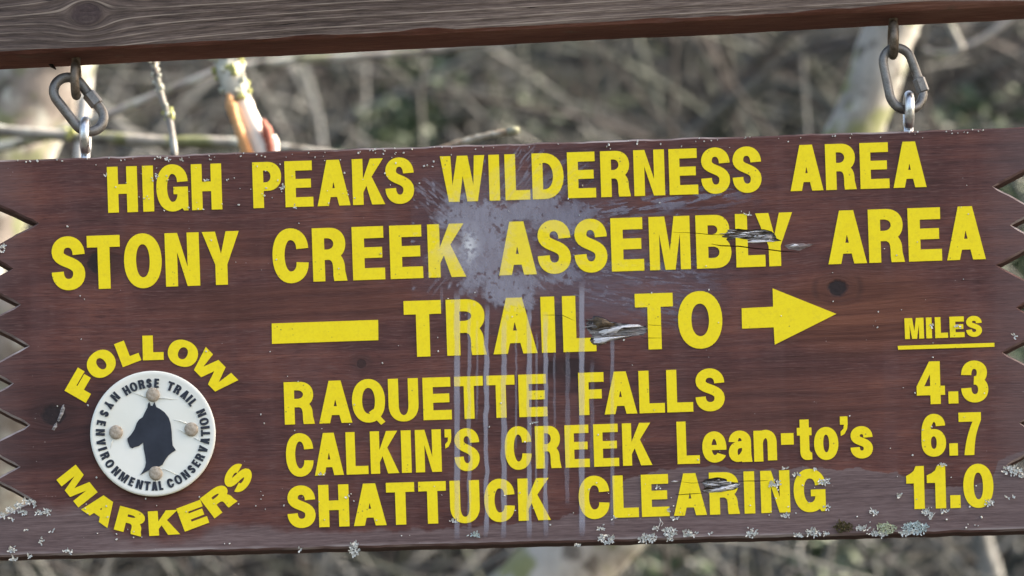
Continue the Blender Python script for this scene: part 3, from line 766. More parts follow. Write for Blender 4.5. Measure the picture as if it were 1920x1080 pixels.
# ------------------------------------------------------------------ torn wood in the pockets
rng = random.Random(7)
def shard(name, px, y0, y1, mat, amp=.0007, seed=0):
    """torn sliver: ragged flat wedge, thin at its outline and thick along its middle"""
    pts = jag([sl(*p) for p in px], .0016, amp, seed)
    cx = sum(p[0] for p in pts) / len(pts); cz = sum(p[1] for p in pts) / len(pts); n = len(pts)
    v = []; f = []
    for k, t in enumerate((1, .62, .25)):
        for (x, z) in pts:
            xx, zz = cx + (x - cx) * (t if k else 1), cz + (z - cz) * t
            d = y0 + (y1 - y0) * (0, .75, 1)[k] + mnoise.noise(Vector((xx * 160, zz * 900, seed))) * .0007 * (k > 0)
            v.append((xx - cx, d, zz - cz))
    for k in range(2):
        for i in range(n):
            a, b = k * n, (k + 1) * n; f.append((a + i, a + (i + 1) % n, b + (i + 1) % n, b + i))
    f.append(tuple(2 * n + i for i in range(n)))
    v += [(x - cx, .0045, z - cz) for (x, z) in pts]; m = 3 * n
    for i in range(n): f.append((i, m + i, m + (i + 1) % n, (i + 1) % n))
    return obj(name, v, f, M[mat], sign, (cx, 0, cz))
# floor of each pocket: rough torn fibres
def floor(px, mat, seed):
    pts = inset(jag([sl(*p) for p in px], .0012, .0005, seed), -.0004)
    xs = [p[0] for p in pts]; zs = [p[1] for p in pts]
    x0, x1, z0, z1 = min(xs), max(xs), min(zs), max(zs); nx, nz = 60, 26; v = []; f = []
    for i in range(nx + 1):
        for j in range(nz + 1):
            x = x0 + (x1 - x0) * i / nx; z = z0 + (z1 - z0) * j / nz
            h = mnoise.noise(Vector((x * 70, z * 700, seed))) * .0010 + mnoise.noise(Vector((x * 260, z * 1500, seed))) * .0006
            v.append((x - x0, .0021 + h, z - z0))
    for i in range(nx):
        for j in range(nz):
            a = i * (nz + 1) + j; f.append((a, a + nz + 1, a + nz + 2, a + 1))
    obj('torn_wood', v, f, M[mat], sign, (x0, 0, z0))
floor(POCKETS[0], 'splinter_grey', 11); floor(POCKETS[1], 'splinter_grey', 12); floor(POCKETS[2], 'splinter_brown', 13)
shard('splinter', [(1362, 436), (1380, 431), (1408, 432), (1440, 434), (1418, 436), (1385, 438), (1370, 440)], .002, .0006, 'splinter_brown', seed=1)
shard('splinter', [(1372, 441), (1384, 436), (1402, 437), (1416, 441), (1405, 446), (1386, 446)], .0015, -.0002, 'splinter_grey', seed=2)
shard('splinter', [(1380, 435), (1398, 434), (1414, 437), (1406, 439), (1390, 438)], .0012, -.0010, 'splinter_white', .0004, 3)
shard('splinter', [(1426, 442), (1434, 437), (1446, 438), (1452, 445), (1448, 452), (1432, 452), (1426, 448)], .0015, -.0012, 'splinter_grey', .0012, 4)
shard('splinter', [(1411, 442), (1418, 438), (1427, 439), (1429, 446), (1424, 451), (1414, 450)], .0036, .0024, 'splinter_dark', seed=5)  # stands for a hole: its shade is put into the dark colour
shard('splinter', [(1396, 452), (1412, 450), (1432, 450), (1458, 452), (1462, 454), (1430, 455), (1410, 456), (1400, 455)], .0002, -.0014, 'splinter_white', .0003, 6)
shard('splinter', [(1468, 460), (1486, 456), (1512, 458), (1534, 456), (1512, 464), (1500, 471), (1476, 468)], .0002, -.0011, 'splinter_mid', .0006, 7)
shard('splinter', [(1479, 463), (1490, 458), (1499, 460), (1488, 464)], -.0008, -.0018, 'splinter_white', .0005, 8)
shard('splinter', [(1112, 599), (1116, 593), (1130, 596), (1146, 604), (1160, 607), (1146, 614), (1130, 617), (1118, 616), (1112, 608)], .0008, -.0042, 'splinter_brown', .0008, 9)
shard('splinter', [(1098, 608), (1104, 602), (1112, 600), (1116, 610), (1116, 622), (1108, 622), (1100, 616)], .003, .0012, 'splinter_dark', .0012, 10)
shard('splinter', [(1122, 622), (1136, 617), (1150, 614), (1166, 610), (1186, 608), (1208, 609), (1206, 612), (1180, 612), (1160, 618), (1156, 624), (1140, 625), (1130, 628)], .0008, -.0020, 'splinter_white', .0005, 12)
shard('splinter', [(1160, 620), (1166, 614), (1190, 613), (1214, 613), (1214, 624), (1196, 629), (1170, 629)], .0022, .0012, 'splinter_grey', .0004, 13)
shard('splinter', [(1114, 633), (1134, 632), (1158, 631), (1188, 629), (1160, 635), (1140, 640), (1126, 646), (1116, 646), (1112, 640)], .0004, -.0022, 'splinter_white', .0005, 14)
shard('splinter', [(1104, 634), (1110, 632), (1114, 638), (1112, 646), (1106, 640)], .003, .001, 'splinter_dark', .0006, 15)
shard('splinter', [(1316, 907), (1324, 902), (1334, 903), (1342, 909), (1334, 914), (1322, 914)], .002, -.0010, 'splinter_grey', .0008, 16)
shard('splinter', [(1316, 920), (1330, 919), (1344, 915), (1364, 911), (1380, 906), (1386, 908), (1376, 917), (1352, 922), (1330, 924)], .0008, -.0016, 'splinter_white', .0005, 17)
shard('splinter', [(1326, 898), (1344, 896), (1360, 900), (1356, 904), (1340, 902)], .002, .0002, 'splinter_brown', .0004, 18)
shard('splinter', [(1256, 903), (1264, 901), (1278, 903), (1266, 905)], .0004, -.0010, 'splinter_white', .0004, 19)
def fibres(poly, n, seed, mats, keepout=None):
    rg = random.Random(seed); loc = [sl(*p) for p in poly]; MBs = {m: MB() for m in mats}
    xs = [p[0] for p in loc]; zs = [p[1] for p in loc]
    def inside(x, z):
        c = False; m = len(loc)
        for i in range(m):
            (x1, z1), (x2, z2) = loc[i], loc[i - 1]
            if (z1 > z) != (z2 > z) and x < (x2 - x1) * (z - z1) / (z2 - z1) + x1: c = not c
        return c
    k = 0
    while k < n:
        x, z = rg.uniform(min(xs), max(xs)), rg.uniform(min(zs), max(zs))
        if not inside(x, z): continue
        k += 1; L = rg.uniform(8, 34) * S; w = rg.uniform(.5, 1.5) * S; t = rg.gauss(-.02, .06); y = rg.uniform(-.0012, .0022); dy = rg.uniform(-.0012, .0010)
        p = [Vector((x + (u - .5) * L, y + dy * abs(u - .4) * 2, z + (u - .5) * L * t + rg.uniform(-.4, .4) * S)) for u in (0, .25, .5, .75, 1)]
        p[0].y = p[-1].y = max(p[0].y, .0004)
        MBs[rg.choice(mats)].tube(p, [w * .25, w * .8, w, w * .7, w * .15], 5)
    for m in MBs:
        if MBs[m].v: o = MBs[m].build('torn_fibres', M[m], sign); o['kind'] = 'stuff'
fibres(POCKETS[0], 70, 41, ['splinter_grey', 'splinter_grey', 'splinter_white', 'splinter_brown', 'splinter_dark'])
fibres(POCKETS[1], 70, 42, ['splinter_grey', 'splinter_grey', 'splinter_mid', 'splinter_brown'])
fibres(POCKETS[2], 55, 43, ['splinter_grey', 'splinter_grey', 'splinter_white', 'splinter_dark'])
# pale weathered tears at the left knot
shard('splinter', [(107, 790), (112, 775), (116, 760), (121, 756), (123, 766), (118, 778), (110, 792)], .0002, -.0008, 'splinter_grey', .0005, 20)
shard('splinter', [(96, 806), (101, 796), (107, 790), (108, 800), (102, 808)], .0002, -.0007, 'splinter_grey', .0005, 21)

# ------------------------------------------------------------------ dried bird-dropping film: splash, drips
def vnoise(x, y, seed):
    rs = np.random.RandomState(seed); g = rs.rand(128, 128)
    xi = np.floor(x).astype(int); yi = np.floor(y).astype(int); fx = x - xi; fy = y - yi
    fx = fx * fx * (3 - 2 * fx); fy = fy * fy * (3 - 2 * fy)
    a = g[xi % 128, yi % 128]; b = g[(xi + 1) % 128, yi % 128]; c = g[xi % 128, (yi + 1) % 128]; d = g[(xi + 1) % 128, (yi + 1) % 128]
    return (a * (1 - fx) + b * fx) * (1 - fy) + (c * (1 - fx) + d * fx) * fy
def fbm(x, y, seed, o=4):
    s = 0; a = .5; t = 0
    for i in range(o):
        s = s + vnoise(x * 2 ** i, y * 2 ** i, seed + i) * a; t += a; a *= .55
    return s / t
def sstep(v, a, b):
    t = np.clip((v - a) / (b - a), 0, 1); return t * t * (3 - 2 * t)
def film(px, py):
    dx_, dy_ = px - 915, py - 462
    r = np.hypot(dx_, dy_); th = np.arctan2(-dy_, dx_)
    n1 = fbm(px / 38, py / 38, 3); n2 = fbm(px / 9, py / 9, 9); n3 = fbm(px / 4, py / 4, 29, 3)
    spoke = fbm(th * 11 + 40, r / 130 + 5, 21, 3)
    blob = lambda cx, cy, rx, ry: np.exp(-(((px - cx) / rx) ** 2 + ((py - cy) / ry) ** 2) ** 1.6)
    wx = px + (fbm(px / 30, py / 30, 131) - .5) * 60; wy = py + (fbm(px / 30, py / 30, 141) - .5) * 60
    bl = lambda cx, cy, rx, ry: np.exp(-(((wx - cx) / rx) ** 2 + ((wy - cy) / ry) ** 2) ** 1.1)
    core = np.maximum.reduce([bl(905, 462, 66, 104), bl(895, 402, 74, 42), bl(985, 394, 122, 34), bl(1050, 418, 80, 38) * .95, bl(950, 540, 62, 46) * .95, bl(1045, 520, 85, 36) * .72, bl(1110, 455, 80, 70) * .52])
    sc = fbm((px * .83 + py * .55) / 26, (-px * .55 + py * .83) / 4.5, 57, 3)      # scratchy lifted texture
    d = sstep(core + (spoke - .5) * .42 + (n2 - .5) * .16 + (sc - .5) * .35 * (1 - sstep(core, .5, .8)), .30, .66) * (.45 + .35 * n1 + .45 * fbm(px / 6, py / 14, 77, 3))
    hole = sstep(n2, .62, .68) * (1 - sstep(core, .65, .9)) + sstep(n2, .71, .75) * .6 + sstep(sc, .58, .66) * (1 - sstep(core, .42, .7)) * .8
    d = d * (1 - np.clip(hole, 0, 1) * .85)
    # flung streaks: up right towards the lettering, right along the second line, up left
    def band(x0, y0, x1, y1, w0, w1, k, seed, thr):
        L = math.hypot(x1 - x0, y1 - y0); ux, uy = (x1 - x0) / L, (y1 - y0) / L
        u = ((px - x0) * ux + (py - y0) * uy) / L; v = (-(px - x0) * uy + (py - y0) * ux)
        w = w0 + (w1 - w0) * u
        m = np.exp(-(v / np.maximum(w, 1)) ** 2) * sstep(u, -.05, .08) * (1 - sstep(u, .7, 1.05))
        s = fbm(u * L / 26 + 9, v / 3.6 + 50, seed, 3)
        return m * sstep(s, thr, thr + .10) * k
    e = np.maximum.reduce([
        band(1060, 408, 1440, 350, 18, 26, .85, 51, .46), band(930, 385, 1020, 262, 34, 46, .62, 61, .51), band(985, 385, 1120, 290, 30, 45, .55, 71, .52),
        band(850, 400, 775, 340, 26, 22, .6, 81, .50), band(1060, 500, 1380, 525, 44, 44, .68, 91, .48), band(1070, 545, 1330, 590, 40, 34, .62, 96, .50),
        band(1080, 440, 1300, 430, 40, 40, .34, 99, .55), band(850, 500, 800, 560, 26, 18, .3, 33, .56)])
    d = np.maximum(d, e * (.6 + .7 * n3))
    rs = np.random.RandomState(4)
    for i in range(240):
        a = rs.uniform(0, 2 * np.pi); q = abs(rs.normal(0, 1)); cx = 930 + np.cos(a) * (70 + q * 110) * 1.25; cy = 450 - np.sin(a) * (50 + q * 60)
        rr = rs.uniform(.9, 2.6) * (1.5 if rs.rand() < .12 else 1); el = rs.uniform(1, 2.2); ca, sa_ = np.cos(a), -np.sin(a)
        u = ((px - cx) * ca + (py - cy) * sa_) / (rr * el); v = (-(px - cx) * sa_ + (py - cy) * ca) / rr
        d = np.maximum(d, np.exp(-(u * u + v * v)) * rs.uniform(.4, .9))
    # haze between
    hz = np.maximum(blob(960, 440, 200, 150) * .24, blob(1150, 530, 200, 85) * .28) * (.5 + n1)
    d = np.maximum(d, hz)
    body = d.copy(); d = d * 0
    # drips
    for (x, y0, y1, w, k, wob) in [(857, 535, 1019, 10, .62, .6), (880, 556, 1004, 6.5, .42, 3), (828, 520, 600, 6, .2, .5), (912, 560, 1016, 8, .68, 3.2), (945, 585, 1016, 10, .62, 2.6), (992, 560, 1016, 9, .62, 1.6), (1023, 575, 1014, 8, .62, 2.4), (1064, 640, 960, 8, .22, 2), (1091, 520, 1012, 10, .70, .8), (1110, 660, 900, 7, .18, 2), (895, 590, 800, 4, .3, 2), (968, 600, 860, 4, .28, 2), (1006, 610, 930, 4, .3, 1.5), (1040, 640, 820, 4, .22, 1.5), (1148, 600, 998, 7, .34, .8)]:
        cx = x + (fbm(py / 26 + x, py * 0 + 3.3, int(x), 2) - .5) * 2 * wob
        ww = w * (.75 + .5 * fbm(py / 34 + 7 + x, py * 0 + 8.1, int(x) + 5, 2))
        m = (1 - sstep(np.abs(px - cx), ww * .38, ww * .62)) * sstep(py, y0, y0 + 40) * (1 - sstep(py, y1 - 45, y1 + 3))
        d = np.maximum(d, m * k * (.78 + .6 * fbm(py / 60 + x, py * 0 + 1.7, int(x) + 2, 2)))
    white = np.exp(-(((px - 880) / 15) ** 2 + ((py - 462) / 30) ** 2)) * sstep(n2 * .5 + n3 * .5, .34, .56)
    white = np.maximum(white, np.exp(-(((px - 845) / 26) ** 2 + ((py - 470) / 20) ** 2)) * .5)
    drip = np.maximum(d, white * .8) ; drip = np.maximum(drip, body * (.50 * (1 - sstep(px, 930, 1120)) + .16))
    d = np.maximum.reduce([d, body, white * .95])
    return np.clip(d, 0, 1), np.clip(white, 0, 1), np.clip(drip, 0, 1)
def make_film(name, y, mat, thr, top_only=False):
    st = 1.25; xs = np.arange(770, 1440, st); ys = np.arange(266, 1022, st)
    PX, PY = np.meshgrid(xs, ys); d, wh, dr = film(PX, PY); d = dr if top_only else d
    # keep on the board
    lim = (PY > 300 - .0323 * PX + 5) & (PY < 1044 - .0255 * PX - 5)
    d = d * lim
    X0 = (PX - 960) * S; Z0 = (1025 - PY) * S
    lx = X0 * CA + Z0 * SA; lz = -X0 * SA + Z0 * CA
    ny, nx = PX.shape; idx = np.arange(nx * ny).reshape(ny, nx)
    q = np.stack([idx[:-1, :-1], idx[1:, :-1], idx[1:, 1:], idx[:-1, 1:]], -1)
    keep = np.maximum.reduce([d[:-1, :-1], d[1:, :-1], d[1:, 1:], d[:-1, 1:]]) > thr
    q = q[keep]; used = np.unique(q); rm = np.full(nx * ny, -1); rm[used] = np.arange(len(used)); q = rm[q]
    v = np.stack([lx.ravel(), np.full(nx * ny, y), lz.ravel()], -1)[used]
    me = bpy.data.meshes.new(name); me.from_pydata(v.tolist(), [], q.tolist())
    for nm, arr in (('film', d), ('chalk', wh)):
        a = me.attributes.new(nm, 'FLOAT', 'POINT'); a.data.foreach_set('value', arr.ravel()[used].astype(np.float32))
    return mobj(name, me, mat, sign)
def film_material(name, k, c0, c1, kw):
    n = NT(name, .7, .25)
    a = n.n('ShaderNodeAttribute'); a.attribute_name = 'film'; b = n.n('ShaderNodeAttribute'); b.attribute_name = 'chalk'
    n.col(n.mix(b.outputs['Fac'], c0, c1))
    n.inp(n.b.inputs['Alpha'], n.math('ADD', n.math('MULTIPLY', a.outputs['Fac'], k), n.math('MULTIPLY', b.outputs['Fac'], kw), clamp=True))
    return n.m
M['film'] = film_material('dried_dropping_film', .62, (.235, .235, .315), (.46, .51, .60), .15)
M['film_top'] = film_material('thin_dropping_haze', .34, (.62, .61, .70), (.90, .90, .92), .25)
make_film('dropping_stain', -.00022, M['film'], .03)
make_film('dropping_haze', -.00092, M['film_top'], .10, True)

# ------------------------------------------------------------------ lichen
def lobes(mb, cx, cy, w, h, n, seed, hgt=5.0):
    rg = random.Random(seed)
    for i in range(n):
        a = rg.uniform(0, 2 * math.pi); q = math.sqrt(rg.random())
        px, py = cx + math.cos(a) * q * w / 2, cy + math.sin(a) * q * h / 2
        x, z = sl(px, py); L = rg.uniform(2.6, 6.0) * S; wd = rg.uniform(1.6, 3.2) * S
        o = rg.uniform(0, 2 * math.pi); lift = rg.uniform(.15, 1.1); base = Vector((x, -.0006, z))
        u = Vector((math.cos(o), 0, math.sin(o))); sd = Vector((-math.sin(o), 0, math.cos(o))); up = Vector((0, -1, 0))
        v = []
        for k, (t, ww) in enumerate(((0, .55), (.45, 1.0), (.8, .85), (1.0, .35))):
            cen = base + u * L * t + up * (lift * L * t * t * .9 + .0002)
            for q in (-1, 0, 1):
                v.append(cen + sd * wd * .5 * ww * q + up * (abs(q) * wd * rg.uniform(.0, .45)) + u * rg.uniform(-.12, .12) * L)
        f = []
        for k in range(3):
            for q in range(2): f.append((k * 3 + q, k * 3 + q + 1, k * 3 + q + 4, k * 3 + q + 3))
        mb.add(v, f)
LICH = [(6, 967, 14, 9), (20, 957, 18, 10), (36, 948, 16, 9), (52, 941, 18, 9), (64, 945, 9, 12), (42, 962, 20, 7), (74, 961, 12, 9), (87, 960, 18, 9), (21, 974, 8, 6), (50, 993, 7, 3), (78, 1016, 8, 12), (22, 1030, 14, 11), (25, 1049, 15, 7), (128, 1034, 17, 7), (56, 1044, 14, 4), (98, 997, 6, 4),
        (665, 1031, 17, 26), (890, 1003, 22, 9), (850, 979, 12, 5), (1127, 992, 13, 6), (1137, 1011, 31, 16), (1214, 1010, 35, 17), (1231, 991, 14, 6), (1255, 998, 26, 17), (1256, 1012, 8, 8), (1292, 1002, 28, 11), (1265, 972, 13, 6), (1151, 972, 6, 5), (1331, 1000, 10, 3), (1410, 1000, 20, 14),
        (1453, 907, 22, 12), (1546, 903, 20, 13), (1494, 891, 10, 6), (1472, 879, 8, 4), (1528, 878, 6, 4), (1474, 967, 17, 7), (1550, 952, 10, 6), (1686, 930, 11, 7), (1639, 960, 17, 9), (1735, 961, 16, 11), (1745, 968, 8, 12), (1770, 959, 14, 7), (1855, 943, 17, 11), (1894, 933, 15, 5), (1897, 882, 36, 15), (1916, 893, 18, 8), (1765, 872, 12, 6),
        (1526, 999, 28, 13), (1551, 1000, 14, 6), (1496, 1004, 18, 6), (1617, 991, 24, 10), (1640, 1000, 26, 6), (1252, 958, 12, 4), (1084, 1022, 9, 8), (5, 466, 12, 16), (1748, 612, 5, 3), (1797, 612, 10, 6), (1400, 404, 14, 4), (1902, 631, 8, 4), (1000, 793, 14, 3), (1236, 914, 12, 3), (653, 932, 9, 3), (605, 890, 9, 4), (668, 1018, 10, 6), (562, 1031, 6, 5), (198, 330, 4, 3), (293, 330, 7, 6), (530, 351, 8, 8), (552, 388, 8, 5), (316, 298, 6, 6), (340, 302, 6, 3), (388, 339, 5, 3)]
for i, (x, y, w, h) in enumerate(LICH):
    b = MB(); lobes(b, x, y, w, h, max(5, int(w * h / 7)), 100 + i)
    b.build('lichen', M['lichen_blue'] if (i % 7 == 3 and w > 20) else M['lichen'], sign, True)
for (x, y, w, h, mt) in [(1661, 991, 36, 20, 'lichen_green'), (1650, 1002, 30, 8, 'lichen'), (1715, 990, 46, 22, 'lichen_blue'), (1706, 1000, 40, 7, 'lichen'), (1580, 988, 34, 20, 'moss')]:
    b = MB(); lobes(b, x, y, w, h, int(w * h / 6), int(x)); b.build('moss_tuft' if mt == 'moss' else 'lichen', M[mt], sign, True)
# tiny flecks of lichen over the whole face and along the top edge
b = MB(); rg = random.Random(5)
for i in range(330):
    if i < 90: px = rg.uniform(0, 1920); py = top(px) + abs(rg.gauss(0, 7)) + 2
    elif i < 170: px = rg.uniform(200, 850); py = rg.uniform(290, 410) - px * .03
    elif i < 250: px = rg.uniform(0, 1920); py = rg.uniform(930, 1030) - px * .022
    else: px = rg.uniform(20, 1890); py = rg.uniform(380, 980) - px * .03
    if px < 90 and py > 380: px += 90
    if px > 1850: px -= 60
    if py < top(px) + 2 or py > bot(px) - 4: continue
    x, z = sl(px, py); r = rg.uniform(.7, 1.9) * S * (1.25 if rg.random() < .2 else 1)
    m = Matrix.Rotation(rg.uniform(0, 3), 3, 'Y') @ Matrix.Rotation(rg.uniform(-.4, .4), 3, 'X')
    b.box((x, -.0007, z), (r * rg.uniform(1, 2), .0014 + rg.uniform(0, .0008), r * rg.uniform(.8, 1.4)), m)
sp = b.build('lichen_flecks', M['lichen'], sign); sp['kind'] = 'stuff'
# hanging threads of lichen
b = MB()
for pts in ([(1237, 971), (1238, 980), (1235, 988), (1233, 992)], [(1237, 974), (1243, 982), (1240, 987)], [(1745, 975), (1748, 968), (1753, 962)]):
    b.tube([Vector((sl(*p)[0], -.002, sl(*p)[1])) for p in pts], .5 * S, 5)
b.build('lichen_thread', M['lichen'], sign)

# ------------------------------------------------------------------ screw eyes and quick links
YE = .0125
def screw_eye(parent, inv, px, y_top, y_bot, wire, mat, hang_up):
    """loop seen edge-on, in the plane across the sign; y_top/y_bot pixel extent of the visible eye"""
    rw = wire / 2 * S; R = 12.2e-3
    c_px = y_top + (R + rw) / S if hang_up else y_bot - (R + rw) / S
    C = W(px, c_px); C.y = YE
    b = MB(); n = 40; pts = []
    sgn = 1 if hang_up else -1
    for k in range(n - 3):
        a = -math.pi / 2 + .16 + (2 * math.pi - .32) * k / (n - 4)
        pts.append(C + Vector((0, math.cos(a) * R, math.sin(a) * R * sgn)))
    b.tube(pts, rw, 12)
    end = W(px, y_bot + 22) if hang_up else W(px, y_top - 22); end.y = YE
    b.tube([C + Vector((0, 0, -sgn * (R - rw * .4))), Vector((end.x, YE, end.z))], rw * .98, 12)
    o = b.build('screw_eye', M[mat], None, True)
    o.data.transform(parent.matrix_world.inverted()); o.parent = parent
bpy.context.view_layer.update()
screw_eye(sign, 0, 158, 212, 294, 18.5, 'zinc', True)
screw_eye(sign, 0, 1706, 164, 244, 18.5, 'zinc', True)
screw_eye(frame, 0, 140, 100, 181, 17, 'rust_steel', False)
screw_eye(frame, 0, 1677, 24, 105, 17.5, 'rust_steel', False)

def quick_link(cx, cy, L, Wd, tilt, yaw, wire, label, nut_at, flare):
    root = empty('quick_link', W(cx, cy) + Vector((0, YE, 0)), (0, 0, 0))
    rw = wire / 2 * S; hl = (L / 2) * S - rw; pts = []
    n = 18; wt, wb = (Wd / 2) * S * (1 - flare) - rw, (Wd / 2) * S * (1 + flare) - rw
    for k in range(n + 1):
        a = math.pi * k / n; pts.append(Vector((math.cos(a) * wt, 0, hl - wt + math.sin(a) * wt)))
    m = 8
    for k in range(1, m): pts.append(pts[n].lerp(Vector((-wb, 0, -hl + wb)), k / m))
    for k in range(n + 1):
        a = math.pi + math.pi * k / n; pts.append(Vector((math.cos(a) * wb, 0, -hl + wb + math.sin(a) * wb)))
    q = pts[-1]
    for k in range(1, m): pts.append(q.lerp(pts[0], k / m))
    R = Matrix.Rotation(tilt, 3, 'Y') @ Matrix.Rotation(yaw, 3, 'Z')
    P = [R @ p for p in pts]
    b = MB(); b.tube(P, rw, 12, True); b.build('link', M['steel'], root, True)
    a = Vector((wb, 0, -hl + wb)); c = Vector((wt, 0, hl - wt))
    p0, p1 = a.lerp(c, nut_at[0]), a.lerp(c, nut_at[1]); b = MB()
    b.tube([R @ p0.lerp(p1, t) for t in (0, .06, .94, 1)], [rw * 1.2, rw * 1.42, rw * 1.42, rw * 1.2], 6); b.build('threaded_sleeve', M['steel'], root)
    tag(root, label, 'quick link', 'quick links between beam and sign')
quick_link(145, 189.5, 136, 76, -R_(38), R_(14), 19, 'steel quick link at the left end of the sign, tilted strongly to one side', (.15, .62), .0)
quick_link(1694, 141.5, 138, 80, -R_(16), R_(16), 17.5, 'steel quick link at the right end of the sign above the word AREA', (-.12, .36), .06)
# loose splinter hanging under the beam
b = MB(); b.tube([W(92, 117, .028), W(98, 124, .028), W(105, 130, .026)], [.0012, .0016, .0005], 6)
o = b.build('splinter', M['splinter_dark'], None); o.data.transform(frame.matrix_world.inverted()); o.parent = frame

# ------------------------------------------------------------------ ground and hillside
def hz(x, y):
    z = 0.0
    if y > 1.5: z = (y - 1.5) * .70 * min(1, (y - 1.5) / 1.6)
    if y > 16: z = 14.5 * .70 + (y - 16) * .25
    return z + mnoise.noise(Vector((x * .6, y * .6, 0))) * .16 * min(1, max(0, y)) + mnoise.noise(Vector((x * 2.4, y * 2.4, 4))) * .05
def make_ground():
    xs = [-220, -80, -40, -20, -12] + [-8 + .25 * i for i in range(65)] + [12, 20, 40, 80, 220]
    ys = [-120, -60, -20, -8, -4, -2, -1, 0, .75] + [1.5 + .25 * i for i in range(40)] + [12, 14, 16, 20, 40, 90, 220]
    v = [(x, y, hz(x, y)) for y in ys for x in xs]; n = len(xs)
    f = [(j * n + i, j * n + i + 1, (j + 1) * n + i + 1, (j + 1) * n + i) for j in range(len(ys) - 1) for i in range(n - 1)]
    m = NT('leaf_litter_ground', .95, .15)
    a = m.noise(scale=3.5, detail=6); c = m.noise(scale=26, detail=5)
    col = m.ramp(m.math('ADD', m.math('MULTIPLY', a, .5), m.math('MULTIPLY', c, .5)), [(.34, (.011, .011, .0105)), (.5, (.032, .031, .029)), (.66, (.068, .066, .062))])
    col = m.mix(m.ss(m.noise(scale=1.7, detail=4), .52, .64, 0, .6), col, (.035, .055, .028))
    m.col(col); m.bump(c, .8, .03)
    o = obj('ground', v, f, m.m, None, smooth=True); o['kind'] = 'structure'
make_ground()

# ------------------------------------------------------------------ near trees and branches behind the sign
def bark(name, c0, c1, moss, mossc=(.10, .115, .04), stretch=(1, 1, .3), scale=26, th=.55):
    n = NT(name, .9, .2)
    a = n.noise(n.scale(n.co(), stretch), scale, 5, .6); q = n.noise(scale=13, detail=4)
    c = n.ramp(a, [(.3, c0), (.66, c1)])
    c = n.mix(n.ss(n.noise(scale=19, detail=4, rough=.65), .50, .62, 0, .75), c, (.40, .42, .39))
    c = n.mix(n.ss(n.noise(scale=31, detail=4, rough=.65), .55, .66, 0, .8), c, (.05, .042, .036))
    if moss: c = n.mix(n.ss(q, th, th + .10, 0, moss), c, mossc)
    n.col(c); n.bump(a, .6, .004); return n.m
M['bark_pale'] = bark('pale_lichened_bark', (.13, .125, .115), (.30, .29, .27), .85, (.12, .135, .05), th=.50)
M['bark_left'] = bark('pinkish_grey_bark', (.11, .098, .09), (.25, .222, .205), .8, (.13, .15, .075), th=.50)
M['bark_stump'] = bark('beige_stump_wood', (.15, .125, .105), (.31, .27, .235), .4, (.14, .15, .09))
M['bark_tan'] = bark('tan_twig_bark', (.10, .075, .055), (.21, .165, .125), .3)
M['bark_sunlit'] = bark('sunlit_birch_bark', (.50, .48, .46), (.74, .72, .69), 0)  # sunlight on the slender branch put into its bark colour as white
M['bark_grey'] = bark('grey_twig_bark', (.16, .15, .145), (.34, .325, .31), .5, (.20, .22, .10))
M['bark_lichen'] = bark('whitish_lichened_bark', (.30, .29, .25), (.62, .62, .57), .8, (.24, .25, .09), th=.52)
M['brush_pale'] = simple('pale_brush_bark', (.095, .097, .094), (.225, .228, .222), 6, .9, bump=0)
M['orange_wood'] = simple('orange_heartwood', (.34, .14, .055), (.56, .33, .16), 30, .8, (1, 1, .25), .5, .002)
M['pale_wood'] = simple('pale_peeled_wood', (.62, .56, .50), (.78, .73, .67), 30, .75, (1, 1, .25), .4, .002)
M['red_bark'] = simple('red_inner_bark', (.26, .07, .05), (.42, .17, .12), 60, .8)

